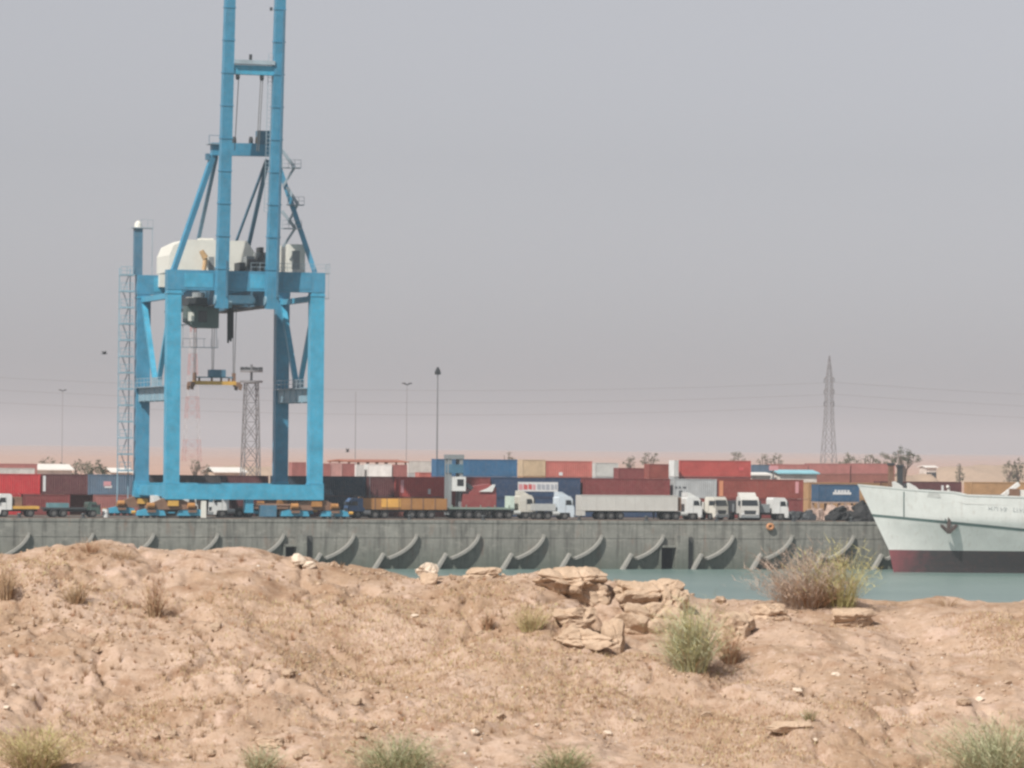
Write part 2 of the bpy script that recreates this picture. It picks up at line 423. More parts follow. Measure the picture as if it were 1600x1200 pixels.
# ================================================================== NEAR BANK (foreground mound)
CREST = [(-400, 880), (-150, 868), (0, 866), (60, 858), (120, 852), (200, 858), (260, 867), (330, 870), (400, 873), (450, 880), (520, 886), (580, 893), (650, 901), (720, 903), (790, 903), (840, 900), (900, 900), (960, 912), (1010, 917), (1065, 925), (1090, 942), (1140, 948), (1180, 943), (1230, 940), (1280, 941), (1330, 947), (1370, 956), (1410, 958), (1445, 948), (1500, 942), (1560, 940), (1620, 940), (1800, 945), (2100, 940)]
YC = 44.0; YB = 38.2
def _crest():
    xs, zs = [], []
    for px, py in CREST:
        d = ray(px, py); k = YC / d.y; p = CAM + d * k; xs.append(p.x); zs.append(p.z)
    return np.array(xs), np.array(zs)
CX, CZ = _crest()
ZB = EYE - YB * 0.0785
def ground_base(x, y):
    zc = np.interp(x, CX, CZ)
    zc = np.where(np.abs(x) > 12, zc + np.clip((np.abs(x) - 12) * 0.02, 0, 1.0), zc)
    yc = YC + 0.35 * vn(x * 0.45, x * 0 + 3.1, 77)
    u = (y - YB) / (yc - YB)
    face = ZB + (zc - ZB) * np.clip(u, 0, 1)
    back = zc - 0.05 * np.clip(y - yc, 0, 1.2) - 0.27 * np.clip(y - yc - 0.8, 0, 1e9)
    fr = ZB - 0.10 * np.clip(YB - y, 0, 6) * 0.5 + np.clip((24 - y) * 0.06, 0, 1.15)
    z = np.where(y < YB, fr, np.where(u > 1, back, face))
    return np.maximum(z, -3.0), u
def ground_z(x, y, fine=True):
    x = np.asarray(x, float); y = np.asarray(y, float)
    z, u = ground_base(x, y)
    cal = 1.0 - 0.55 * np.exp(-((u - 1.0) / 0.07) ** 2)
    # wind-worn humps and shallow gullies
    z = z + cal * (0.20 * fbm(x * 0.75, y * 0.75, 11, 3) - 0.0)
    rg = np.abs(fbm(x * 1.1 + 4, y * 0.9, 21, 4)); z = z - cal * 0.12 * np.exp(-(rg / 0.06) ** 2) * np.clip(vn(x * 0.3, y * 0.3, 8) + 0.5, 0, 1)
    if fine:
        z = z + 0.058 * cal * fbm(x * 3.0, y * 3.0, 31, 4, 0.6)
        # crusty clods: rough on the left, smoother upper middle
        rough = np.clip(0.55 + 1.3 * fbm(x * 0.5, y * 0.6, 41, 3), 0.12, 1.4)
        rough = rough * np.where((u > 0.72), 0.55, 1.0)
        cl = np.abs(vn(x * 7.5, y * 7.5, 51)) + 0.5 * np.abs(vn(x * 15, y * 15, 52)) + 0.25 * np.abs(vn(x * 31, y * 31, 53))
        z = z + rough * 0.052 * (cl - 0.3)
        lg = fbm(x * 1.9 + 7, y * 2.6, 61, 4, 0.55); z = z + 0.05 * np.tanh(9 * lg) * cal * rough     # little ledges of crust
    return z
def bank():
    def axis(lo, a, b_, hi, fine, grow):
        c = list(np.arange(a, b_, fine)); st = fine; p = c[-1]; r_ = []
        while p < hi: st *= grow; p += st; r_.append(p)
        st = fine; p = a; l_ = []
        while p > lo: st *= grow; p -= st; l_.append(p)
        return np.array(l_[::-1] + c + r_)
    xs = axis(-300, -6.4, 6.4, 300, 0.026, 1.12); ys = axis(-60, 37.2, 45.2, 130, 0.021, 1.1)
    X, Y = np.meshgrid(xs, ys)
    Z = ground_z(X, Y)
    nx, ny = len(xs), len(ys)
    V = np.stack([X.ravel(), Y.ravel(), Z.ravel()], 1)
    I, J = np.meshgrid(np.arange(nx - 1), np.arange(ny - 1)); a = (J * nx + I).ravel()
    Fc = np.stack([a, a + 1, a + nx + 1, a + nx], 1)
    m = bpy.data.meshes.new('sandy_bank')
    m.vertices.add(len(V)); m.vertices.foreach_set('co', V.ravel())
    m.loops.add(Fc.size); m.loops.foreach_set('vertex_index', Fc.ravel().astype(np.int32))
    m.polygons.add(len(Fc)); m.polygons.foreach_set('loop_start', np.arange(0, Fc.size, 4, dtype=np.int32))
    m.update(calc_edges=True)
    m.polygons.foreach_set('use_smooth', [True] * len(Fc))
    m.materials.append(msand); tag(link('sandy_bank', m), kind='structure')
msand, n, b = _nodes('bank_sand')
v = _coord(n)
f1 = _noise(n, v, 0.8, 6, 0.62); f2 = _noise(n, v, 3.6, 5, 0.68); f3 = _noise(n, v, 22, 4, 0.7)
c = _mix(n, _ramp(n, f1, [(0.36, 0.0), (0.62, 1.0)]), (0.381, 0.262, 0.179), (0.530, 0.393, 0.305))
c = _mix(n, _ramp(n, f2, [(0.48, 0.0), (0.68, 0.75)]), c, (0.272, 0.160, 0.097))
c = _mix(n, _ramp(n, _noise(n, _coord(n, 'Object', (1, 1.3, 1)), 2.3, 5, 0.7), [(0.54, 0.0), (0.68, 0.7)]), c, (0.614, 0.460, 0.379))
c = _mix(n, _ramp(n, f3, [(0.54, 0.0), (0.76, 0.4)]), c, (0.267, 0.170, 0.103))
c = _mix(n, _ramp(n, _noise(n, v, 13, 4, 0.6), [(0.60, 0.0), (0.70, 0.6)]), c, (0.634, 0.504, 0.423))
n.links.new(c, b.inputs['Base Color']); b.inputs['Roughness'].default_value = 0.95; b.inputs['Specular IOR Level'].default_value = 0.15
_bump(n, b, _noise(n, v, 30, 6, 0.75), 0.7, 0.03)
bank()
def on_bank(px, py):
    """where the pixel's ray meets the bank"""
    d = ray(px, py); ys = np.linspace(34, 60, 2600); xs = d.x / d.y * ys; zs = EYE + d.z / d.y * ys
    g_ = ground_z(xs, ys, True); hit = np.nonzero(zs < g_)[0]
    i = hit[0] if len(hit) else int(np.argmin(zs - g_))
    return Vector((xs[i], ys[i], float(g_[i])))

# ---- rocks
from mathutils import noise as mn
import bmesh
mrock = None
def rock_material():
    m, n, b = _nodes('sandstone_crust')
    v = _coord(n)
    f1 = _noise(n, v, 3.0, 6, 0.65); f2 = _noise(n, v, 14, 5, 0.7)
    c = _mix(n, _ramp(n, f1, [(0.35, 0.0), (0.68, 1.0)]), (0.42, 0.305, 0.215), (0.57, 0.435, 0.325))
    c = _mix(n, _ramp(n, f2, [(0.52, 0.0), (0.75, 0.6)]), c, (0.286, 0.192, 0.130))
    n.links.new(c, b.inputs['Base Color']); b.inputs['Roughness'].default_value = 0.95; b.inputs['Specular IOR Level'].default_value = 0.15
    _bump(n, b, _noise(n, v, 40, 5, 0.75), 0.6, 0.015)
    return m
MROCK = rock_material()
MPALE = plain('pale_stone', (0.62, 0.52, 0.42), 0.9, 0, 0.12, 9)
MWSTONE = plain('white_stone', (0.72, 0.68, 0.62), 0.85, 0, 0.1, 9)
def rock_mesh(name, sx, sy, sz, seed, mat, sub=4, amp=0.28, ledge=0.0, pits=0.0):
    # a block broken along planes, then split by cracks and weathered
    bm = bmesh.new(); bmesh.ops.create_icosphere(bm, subdivisions=sub, radius=1.25)
    rr = random.Random(seed * 13 + 1); pl = []
    for k in range(13):
        nv_ = Vector((rr.gauss(0, 1), rr.gauss(0, 1), rr.gauss(0, 0.8))).normalized(); pl.append((nv_, rr.uniform(0.72, 1.0)))
    pl += [(Vector((rr.uniform(-.12, .12), rr.uniform(-.1, .1), 1)).normalized(), 0.86), (Vector((0, 0, -1)), 0.9)]
    cr = [(Vector((1, rr.uniform(-.5, .5), rr.uniform(-.5, .5))).normalized(), rr.uniform(-.6, .6)) for k in range(2)] + [(Vector((rr.uniform(-.25, .25), rr.uniform(-.2, .2), 1)).normalized(), rr.uniform(-.45, .5)) for k in range(2)]
    o = Vector((seed * 3.7, seed * 1.9, seed * 5.3))
    for vt in bm.verts:
        q = vt.co.copy()
        for nv_, off in pl:
            d = q.dot(nv_) - off - 0.06 * mn.noise(q * 2.2 + o)
            if d > 0: q -= nv_ * d
        u = q.normalized(); d = mn.fractal(q * 2.4 + o, 0.8, 2.1, 5) * amp * 0.32
        if pits: d -= pits * 0.55 * max(0.0, mn.noise(q * 3.1 + o * 2) - 0.18)
        for nv_, off in cr:
            e = abs(q.dot(nv_) - off + 0.10 * mn.noise(q * 1.6 + o)); d -= (0.10 + ledge) * math.exp(-(e / 0.05) ** 2)
        q = q + u * d
        vt.co = Vector((q.x * sx * 1.12, q.y * sy * 1.12, q.z * sz * 1.1))
    m = bpy.data.meshes.new(name); bm.to_mesh(m); bm.free(); m.materials.append(mat)
    m.polygons.foreach_set('use_smooth', [False] * len(m.polygons))
    return m
def rock(px, py, wpx, hpx, seed, label, mat=None, name='boulder', sub=4, amp=0.28, ledge=0.0, pits=0.0, sink=0.3, dy=0.0, depth=1.0, rz=None, group=None, tilt=0.0):
    """px,py: centre of its foot in the photo; size in photo pixels"""
    p = on_bank(px, py); p.y += dy
    k = F / p.y; sx = wpx / k / 2 / 1.12; sz = hpx / k / (2 - sink) / 1.05
    me = rock_mesh(name, sx, sx * depth, sz, seed, mat or MROCK, sub, amp, ledge, pits)
    o = link(name, me, None, (p.x, p.y, float(ground_z(p.x, p.y)) + sz * (1 - sink)))
    o.rotation_euler = (tilt, tilt * 0.5, rz if rz is not None else seed * 1.3)
    return tag(o, label, 'rock', group)
rock(668, 905, 34, 30, 3, 'pale rounded boulder perched alone on the crest of the sand mound', MPALE, sink=0.1, amp=0.2, depth=0.9)
rock(671, 912, 26, 18, 5, 'small brown crumbly rock right under the pale perched boulder', MROCK, sink=0.5, sub=3)
rock(466, 884, 21, 20, 4, 'pale stone on the crest below the crane\'s right leg', MPALE, sink=0.15, sub=3, amp=0.2)
rock(484, 886, 22, 10, 8, 'low pale stone just right of another stone below the crane', MPALE, sink=0.35, sub=3)
rock(736, 894, 13, 10, 9, 'small whitish stone on the crest right of the perched boulder', MWSTONE, sink=0.2, sub=3, amp=0.18)
rock(755, 901, 56, 15, 12, 'low flat slab of crust sloping down from the small whitish stone', MROCK, sink=0.5, ledge=0.05, depth=0.6, rz=0.1)
rock(893, 920, 126, 36, 21, 'large pale blocky outcrop on the crest in the middle of the mound', MROCK, 'rock_outcrop', 5, 0.22, 0.018, 0.35, sink=0.75, depth=0.9, rz=0.05)
rock(925, 935, 62, 32, 24, 'cracked block at the right foot of the large pale outcrop', MROCK, 'rock_outcrop', 4, 0.24, 0.05, 0.2, sink=0.5, dy=-0.1, depth=0.6, rz=0.2)
rock(1018, 946, 112, 44, 31, 'pitted brown outcrop with holes at the right end of the crest', MROCK, 'rock_outcrop', 5, 0.32, 0.02, 1.1, sink=0.65, depth=0.7, rz=0.0)
rock(1045, 955, 52, 46, 36, 'rounded brown knob at the right side of the pitted outcrop', MROCK, 'rock_outcrop', 4, 0.3, 0.04, 0.6, sink=0.4, dy=-0.08, rz=0.7)
rock(908, 1012, 92, 30, 41, 'overhanging slab of pale crust on the slope below the outcrops', MROCK, 'rock_slab', 5, 0.30, 0.02, 0.35, sink=0.5, depth=0.6, rz=-0.25, tilt=0.18)
rock(958, 1008, 36, 40, 44, 'upright eroded fin beside the overhanging slab', MROCK, 'rock_slab', 4, 0.26, 0.03, 0.3, sink=0.95, depth=0.9, rz=0.3)
rock(1010, 985, 100, 46, 47, 'broad pale slab leaning below the pitted outcrop', MROCK, 'rock_slab', 5, 0.2, 0.04, 0.2, sink=0.7, depth=0.6, rz=0.1, tilt=0.1)
rock(900, 975, 70, 26, 49, 'stepped ledge of crust between the large outcrop and the overhanging slab', MROCK, 'rock_slab', 4, 0.25, 0.06, 0.2, sink=0.55, depth=0.6, rz=-0.1)
rock(1152, 998, 54, 42, 52, 'broken pale block on the slope right of the green bush', MROCK, 'rock_slab', 4, 0.3, 0.05, 0.35, sink=0.4, depth=0.8, rz=0.5)
rock(1205, 966, 62, 24, 55, 'low crumbled ledge under the left side of the big dry shrub', MROCK, 'rock_slab', 4, 0.3, 0.05, 0.4, sink=0.5, depth=0.6, rz=0.0)
rock(1330, 972, 70, 22, 58, 'low pale ledge under the right side of the big dry shrub', MROCK, 'rock_slab', 4, 0.25, 0.06, 0.3, sink=0.55, depth=0.6, rz=0.15)
rock(1235, 1142, 66, 16, 61, 'flat pale stone low on the right half of the slope', MROCK, 'rock_slab', 4, 0.2, 0.05, 0.1, sink=0.5, depth=0.6, rz=0.1)
rock(425, 1166, 50, 14, 64, 'flat pale stone beside the small grey-green tuft at the bottom', MROCK, 'rock_slab', 4, 0.2, 0.05, 0.1, sink=0.5, depth=0.6, rz=-0.1)
stones = [rock_mesh('stone', 1, 1, 0.7, 70 + k, MROCK, 3, 0.35) for k in range(5)] + [rock_mesh('stone', 1, 0.8, 0.6, 80 + k, MPALE, 3, 0.3) for k in range(2)]
rs = random.Random(5)
for k in range(48):
    p = on_bank(rs.uniform(5, 1595), rs.uniform(925, 1195)); r_ = rs.uniform(0.025, 0.06)
    o = link('stone', stones[k % 7], None, (p.x, p.y, p.z + r_ * 0.25), rs.uniform(0, 6)); o.scale = (r_, r_, r_)
    tag(o, 'small loose stone lying on the sandy slope', 'stone', 'small stones scattered over the sandy slope')
# ---- uncountable clods
def clods(name, count, rlo, rhi, mat, seed, ylo=38.0, yhi=44.6, power=2.5):
    rg = np.random.default_rng(seed)
    ph = (1 + 5 ** 0.5) / 2
    iv = np.array([(-1, ph, 0), (1, ph, 0), (-1, -ph, 0), (1, -ph, 0), (0, -1, ph), (0, 1, ph), (0, -1, -ph), (0, 1, -ph), (ph, 0, -1), (ph, 0, 1), (-ph, 0, -1), (-ph, 0, 1)]) / 1.902
    iff = np.array([(0, 11, 5), (0, 5, 1), (0, 1, 7), (0, 7, 10), (0, 10, 11), (1, 5, 9), (5, 11, 4), (11, 10, 2), (10, 7, 6), (7, 1, 8), (3, 9, 4), (3, 4, 2), (3, 2, 6), (3, 6, 8), (3, 8, 9), (4, 9, 5), (2, 4, 11), (6, 2, 10), (8, 6, 7), (9, 8, 1)])
    x = rg.uniform(-6.6, 6.6, count * 3); y = rg.uniform(ylo, yhi, count * 3)
    dens = np.clip(0.45 + 1.6 * fbm(x * 0.6, y * 0.8, 91, 4), 0.03, 1); keep = rg.uniform(0, 1, count * 3) < dens
    x = x[keep][:count]; y = y[keep][:count]; nn = len(x)
    r_ = rlo + (rhi - rlo) * rg.uniform(0, 1, nn) ** power
    z = ground_z(x, y) + r_ * 0.2
    V = iv[None] * (1 + rg.uniform(-0.35, 0.35, (nn, 12, 1))) * r_[:, None, None] * rg.uniform(0.7, 1.2, (nn, 1, 3)) * np.array([1.15, 1.15, 0.75])
    a = rg.uniform(0, 6.28, nn); ca, sa = np.cos(a)[:, None], np.sin(a)[:, None]
    Vx = V[:, :, 0] * ca - V[:, :, 1] * sa + x[:, None]; Vy = V[:, :, 0] * sa + V[:, :, 1] * ca + y[:, None]; Vz = V[:, :, 2] + z[:, None]
    VV = np.stack([Vx, Vy, Vz], 2).reshape(-1, 3)
    FF = (iff[None] + (np.arange(nn) * 12)[:, None, None]).reshape(-1, 3)
    raw_mesh(name, VV, FF, mat, kind='stuff')
def raw_mesh(name, V, Fc, mat, parent=None, kind=None):
    m = bpy.data.meshes.new(name); k = Fc.shape[1]
    m.vertices.add(len(V)); m.vertices.foreach_set('co', np.asarray(V, np.float32).ravel())
    m.loops.add(Fc.size); m.loops.foreach_set('vertex_index', Fc.ravel().astype(np.int32))
    m.polygons.add(len(Fc)); m.polygons.foreach_set('loop_start', np.arange(0, Fc.size, k, dtype=np.int32))
    m.update(calc_edges=True); m.materials.append(mat)
    o = link(name, m, parent)
    return tag(o, kind=kind) if kind else o
MCLOD_D = plain('brown_clod', (0.30, 0.185, 0.115), 0.95, 0, 0.25, 6)
clods('gravel', 6000, 0.004, 0.024, MROCK, 1, power=3.5)
clods('gravel', 1600, 0.005, 0.018, MCLOD_D, 2)
clods('gravel', 350, 0.005, 0.014, MWSTONE, 3)

# ---- plants
def pmat(name, col, var=0.3): return plain(name, col, 0.8, 0, var, 12)
PM = {'green': pmat('leaf_grey_green', (0.25, 0.265, 0.135)), 'yellow': pmat('leaf_yellow_green', (0.46, 0.42, 0.19)), 'dry': pmat('dry_straw', (0.50, 0.37, 0.235)),
      'brown': pmat('dry_brown', (0.32, 0.205, 0.125)), 'twig': pmat('grey_twig', (0.42, 0.32, 0.255)), 'sage': pmat('leaf_sage', (0.40, 0.405, 0.255)), 'rust': pmat('rust_weed', (0.38, 0.215, 0.125))}
def blades(count, wx, wy, h, seed, lean=0.6, width=0.006, seg=3, base=0.35, low=0.35, leaves=0.0, side=None):
    """thin tapering bent stems rising from a small base; returns V,F (triangles)"""
    rg = np.random.default_rng(seed); V = []; Fc = []
    for i in range(count):
        a = rg.uniform(0, 2 * math.pi); rr = math.sqrt(rg.uniform(0, 1))
        bx, by = math.cos(a) * rr * wx * base, math.sin(a) * rr * wy * base
        hh = h * rg.uniform(low, 1.0) * (1 - 0.35 * rr * rr)
        dx = math.cos(a) * rr * wx * (1 - base) * rg.uniform(0.5, 1.1) + rg.normal(0, 0.12 * wx) * lean
        dy = math.sin(a) * rr * wy * (1 - base) * rg.uniform(0.5, 1.1) + rg.normal(0, 0.12 * wy) * lean
        if side is not None: dx += side * wx * rg.uniform(0, 0.4)
        wd = width * rg.uniform(0.6, 1.4); pa = rg.uniform(0, math.pi); ox, oy = math.cos(pa) * wd / 2, math.sin(pa) * wd / 2
        pts = []
        for k in range(seg + 1):
            u = k / seg
            pts.append((bx + dx * u ** 1.4, by + dy * u ** 1.4, hh * (1 - (1 - u) ** 1.35) - 0.03 * h * (1 - u)))
        o0 = len(V)
        for k, p in enumerate(pts):
            t_ = 1 - 0.75 * k / seg
            V.append((p[0] - ox * t_, p[1] - oy * t_, p[2])); V.append((p[0] + ox * t_, p[1] + oy * t_, p[2]))
        for k in range(seg):
            q = o0 + 2 * k; Fc += [(q, q + 1, q + 3), (q, q + 3, q + 2)]
        nl = int(leaves) + (rg.uniform() < leaves % 1)
        for j in range(nl):     # side twigs / leaves
            u = rg.uniform(0.3, 1.0); k = min(seg - 1, int(u * seg)); f = u * seg - k
            p = [pts[k][c] * (1 - f) + pts[k + 1][c] * f for c in range(3)]
            L = h * rg.uniform(0.06, 0.2); b_ = rg.uniform(0, 6.28); e = rg.uniform(-0.1, 0.9)
            q = (p[0] + L * math.cos(b_) * math.cos(e), p[1] + L * math.sin(b_) * math.cos(e), p[2] + L * math.sin(e))
            o1 = len(V); w2 = wd * 0.9
            V += [(p[0] - w2 * .5, p[1], p[2]), (p[0] + w2 * .5, p[1], p[2] + w2 * .3), q]; Fc.append((o1, o1 + 1, o1 + 2))
    return np.array(V), np.array(Fc)
def plant(name, px, py, wpx, hpx, label, parts, cat='plant', group=None, depth=0.8):
    """parts: (part name, material, count, options)"""
    p = on_bank(px, py); k = F / p.y; wx = wpx / k / 2; h = hpx / k
    t = thing(name, label, cat, (p.x, p.y, p.z - 0.01), 0.0, group)
    for j, (pn, mt_, cnt, op) in enumerate(parts):
        op = dict(op); sc = op.pop('hs', 1.0); ws = op.pop('ws', 1.0); off = op.pop('off', 0.0)
        V, Fc = blades(cnt, wx * ws, wx * depth * ws, h * sc, int(px * 7 + py + j * 13), **op)
        V[:, 0] += off * wx
        raw_mesh(pn, V, Fc, PM[mt_], t)
    return t
plant('desert_shrub', 1268, 946, 196, 98, 'big dry twiggy shrub on the crest in front of the water', [
    ('twigs', 'twig', 420, dict(width=0.005, leaves=8, lean=1.8, low=0.3, off=-0.15, ws=1.05, hs=1.1)), ('dry_stems', 'rust', 260, dict(hs=0.62, leaves=3, ws=0.85, lean=1, low=0.2)),
    ('green_stems', 'yellow', 240, dict(off=0.42, ws=0.75, hs=1.2, leaves=4, low=0.35, width=0.006, lean=1.8)), ('brown_stems', 'brown', 220, dict(hs=0.5, ws=0.95, leaves=3)), ('straw', 'dry', 160, dict(leaves=3, hs=0.8))], 'shrub')
plant('green_bush', 1080, 1046, 112, 128, 'pale green feathery bush on the slope right of the outcrops', [
    ('green_stems', 'sage', 420, dict(leaves=4, lean=2.0, low=0.25, ws=1.2)), ('yellow_stems', 'yellow', 240, dict(leaves=3, hs=0.95, lean=2.0, ws=1.2)), ('dry_stems', 'dry', 220, dict(leaves=2, hs=0.7, low=0.2))], 'bush')
plant('dry_weed', 1140, 1035, 70, 70, 'dry brown weed leaning beside the pale green bush', [('dry_stems', 'rust', 130, dict(leaves=3, hs=0.8)), ('straw', 'dry', 90, dict(leaves=2))], 'weed')
plant('grass_tuft', 55, 1200, 150, 84, 'yellow-green dry tuft in the bottom left corner', [
    ('green_stems', 'yellow', 360, dict(leaves=3, lean=2.2, ws=1.25, low=0.3, width=0.006)), ('dry_stems', 'dry', 420, dict(leaves=3, lean=2.2, ws=1.25, width=0.005, hs=0.9)), ('brown_stems', 'brown', 160, dict(leaves=3, lean=2.2, ws=1.25, hs=0.6))], 'tuft')
plant('grass_tuft', 408, 1206, 70, 52, 'small grey-green tuft at the bottom edge, left of centre', [('green_stems', 'sage', 260, dict(leaves=3, lean=2.2, ws=1.25, width=0.006)), ('dry_stems', 'dry', 80, dict(leaves=2, lean=2.2, ws=1.35))], 'tuft')
plant('grass_tuft', 622, 1215, 150, 78, 'wide green tuft at the bottom edge between the two smaller tufts', [('green_stems', 'green', 430, dict(leaves=3, lean=2.2, ws=1.25, width=0.006)), ('sage_stems', 'sage', 320, dict(leaves=3, lean=2.2, ws=1.25)), ('dry_stems', 'dry', 190, dict(leaves=2, lean=2.2, ws=1.35, hs=0.8))], 'tuft')
plant('grass_tuft', 880, 1212, 104, 58, 'low green tuft at the bottom edge right of centre', [('green_stems', 'green', 330, dict(leaves=3, lean=2.2, ws=1.25, width=0.006)), ('dry_stems', 'dry', 160, dict(leaves=2, lean=2.2, ws=1.35))], 'tuft')
plant('grass_tuft', 1560, 1215, 230, 112, 'tall sage-green tuft in the bottom right corner', [('green_stems', 'sage', 620, dict(leaves=3, lean=2.2, ws=1.25, width=0.006)), ('dark_stems', 'green', 260, dict(leaves=3, lean=2.2, ws=1.25)), ('dry_stems', 'dry', 200, dict(leaves=2, lean=2.2, ws=1.35, hs=0.8))], 'tuft')
plant('dry_weed', 242, 962, 62, 78, 'reddish dry weed on the left slope below the crane', [('dry_stems', 'rust', 80, dict(leaves=6, width=0.004, lean=1.8, base=0.2)), ('brown_stems', 'brown', 60, dict(leaves=4, hs=0.5, lean=1.5)), ('straw', 'dry', 60, dict(leaves=2))], 'weed')
plant('dry_weed', 118, 942, 70, 46, 'straw-coloured dry weed left of the reddish one', [('dry_stems', 'dry', 150, dict(leaves=3)), ('brown_stems', 'brown', 70, dict(leaves=2, hs=0.7))], 'weed')
plant('dry_weed', 10, 935, 50, 62, 'dry brown weed at the left edge of the photo under the crest', [('dry_stems', 'brown', 80, dict(leaves=5, lean=1.8)), ('straw', 'dry', 70, dict(leaves=2))], 'weed')
plant('dry_weed', 140, 862, 60, 26, 'fine brown weed standing on the left crest against the quay', [('dry_stems', 'rust', 90, dict(leaves=3, width=0.004)), ('straw', 'dry', 50, dict(leaves=2, width=0.004))], 'weed')
plant('dry_weed', 190, 872, 110, 22, 'low brown weed spread along the left crest', [('dry_stems', 'brown', 130, dict(leaves=3, width=0.004)), ('straw', 'dry', 60, dict(leaves=2, width=0.004))], 'weed')
plant('green_weed', 830, 985, 90, 50, 'sparse olive weed on the slope left of the large outcrop', [('green_stems', 'yellow', 130, dict(leaves=2, width=0.005)), ('dry_stems', 'dry', 150, dict(leaves=2))], 'weed')
plant('green_weed', 1265, 1125, 44, 24, 'tiny green weed on the lower right slope', [('green_stems', 'green', 60, dict(leaves=2)), ('dry_stems', 'dry', 50, dict(leaves=1))], 'weed')
plant('dry_weed', 760, 985, 40, 40, 'small rust-brown weed in the middle of the slope', [('dry_stems', 'rust', 80, dict(leaves=3)), ('straw', 'dry', 30, dict(leaves=2))], 'weed')
plant('dry_weed', 1480, 946, 90, 18, 'low brown weed along the crest at the right', [('dry_stems', 'brown', 70, dict(leaves=2, width=0.004)), ('straw', 'dry', 50, dict(leaves=2, width=0.004))], 'weed')
# dry plant litter: nobody could count it
def litter(name, clumps, mat, seed, xlo=-6.4, xhi=6.4, hh=0.05):
    rg = np.random.default_rng(seed); V = []; Fc = []; o = 0
    cx = rg.uniform(xlo, xhi, clumps * 3); cy_ = rg.uniform(38.1, 44.1, clumps * 3)
    d_ = 0.4 + 1.7 * fbm(cx * 0.7, cy_ * 0.9, 131, 4) - 0.05 * cx
    sel = rg.uniform(0, 1, clumps * 3) < d_; cx = cx[sel][:clumps]; cy_ = cy_[sel][:clumps]
    cz = ground_z(cx, cy_)
    for x, y, z in zip(cx, cy_, cz):
        k = rg.integers(8, 22); r_ = rg.uniform(0.02, 0.09); h = hh * rg.uniform(0.5, 1.6)
        vv, ff = blades(int(k), r_, r_, h, int(rg.integers(1e9)), width=0.006, seg=2, lean=1.2)
        vv = vv + np.array([x, y, z]); V.append(vv); Fc.append(ff + o); o += len(vv)
    raw_mesh(name, np.concatenate(V), np.concatenate(Fc), mat, kind='stuff')
def dry_grass(name, count, mat, seed, hh, bias):
    """thin short-lived grass gone to straw, in drifts"""
    rg = np.random.default_rng(seed); x = rg.uniform(-6.4, 6.4, count * 4); y = rg.uniform(38.1, 44.0, count * 4)
    d_ = bias + 2.2 * fbm(x * 0.55 + 3, y * 0.8, 151, 4); k = rg.uniform(0, 1, count * 4) < d_; x = x[k][:count]; y = y[k][:count]; z = ground_z(x, y); n_ = len(x)
    a = rg.uniform(0, 6.28, n_); L = hh * rg.uniform(0.4, 1.3, n_); e = rg.uniform(0.05, 1.2, n_); wd = 0.0035
    tip = np.stack([x + L * np.cos(e) * np.cos(a), y + L * np.cos(e) * np.sin(a), z + L * np.sin(e)], 1)
    p0 = np.stack([x - wd, y, z - 0.004], 1); p1 = np.stack([x + wd, y, z - 0.004], 1)
    V = np.stack([p0, p1, tip], 1).reshape(-1, 3); raw_mesh(name, V, np.arange(n_ * 3).reshape(-1, 3), mat, kind='stuff')
dry_grass('dry_grass', 26000, PM['dry'], 21, 0.06, 0.12); dry_grass('dry_grass', 14000, PM['brown'], 22, 0.05, 0.08); dry_grass('dry_grass', 5000, PM['yellow'], 23, 0.05, -0.1); dry_grass('dry_grass', 16000, PM['rust'], 24, 0.045, 0.05)
litter('dry_litter', 620, PM['brown'], 5, hh=0.06); litter('dry_litter', 170, PM['brown'], 15, -6.4, -2.4, 0.085); litter('dry_litter', 120, PM['rust'], 16, -6.4, -2.0, 0.07); litter('dry_litter', 300, PM['dry'], 6); litter('dry_litter', 200, PM['rust'], 7, -6.4, 2, 0.045)

# ================================================================== GANTRY CRANE
T_W, T_L = 3.0, 21.0
s_wl = s_of(267.5, T_W); s_wr = s_of(491.5, T_W); S0 = (s_wl + s_wr) / 2
crane = thing('gantry_crane', 'tall blue ship-to-shore gantry crane with its boom raised on the quay', 'crane', Q(S0, T_W, DECK))
def C(px, py, t):
    s, z = at_t(px, py, t); return Vector((s - S0, t - T_W, z - DECK))
XL, XR = s_wl - S0, s_wr - S0; GY = T_L - T_W
zs_top = C(380, 757, T_W).z; zs_bot = C(380, 780.5, T_W).z          # sill
zb_top = C(380, 424, T_W).z; zb_bot = C(380, 455, T_W).z           # top cross beam
LW = 1.72
def part(name, mb, mat=None, parent=None, smooth=False): return mb.build(name, mat or BLUE, parent or crane, smooth)
for y in (0, GY):
    part('sill_beam', MB().box(XL - 0.95, XR + 0.95, y - 0.9, y + 0.9, zs_bot, zs_top))
    for x in (XL, XR):
        lg = part('leg', MB().bar((x, y, zs_top), (x, y, zb_bot), LW, 1.5, LW, 1.5, ref=(0, 1, 0)), BLUE if y == 0 else BLUE_M_SHADE)  # landside legs take the darker blue, painting the structure's shade on them
        # flange collars where the leg sections are bolted
        for z in (zs_top + 0.12, zb_bot - 0.4):
            part('flange', MB().box(x - LW / 2 - 0.08, x + LW / 2 + 0.08, y - 0.83, y + 0.83, z - 0.09, z + 0.09), BLUE, lg)
    cb = part('cross_beam', MB().box(XL - 0.9, XR + 0.9, y - 0.8, y + 0.8, zb_bot, zb_top), BLUE_M_SHADE)
    # web panels stand proud of the beam, as on a stiffened box
    for k in range(4):
        a = XL + 1.2 + k * (XR - XL - 1.6) / 4
        part('web_panel', MB().box(a, a + (XR - XL - 1.6) / 4 - 0.5, y - 0.84, y - 0.79, zb_bot + 0.35, zb_top - 0.35), BLUE_M_SHADE if k % 2 else BLUE, cb)
zp = C(455, 603, T_W).z, C(455, 630, T_W).z
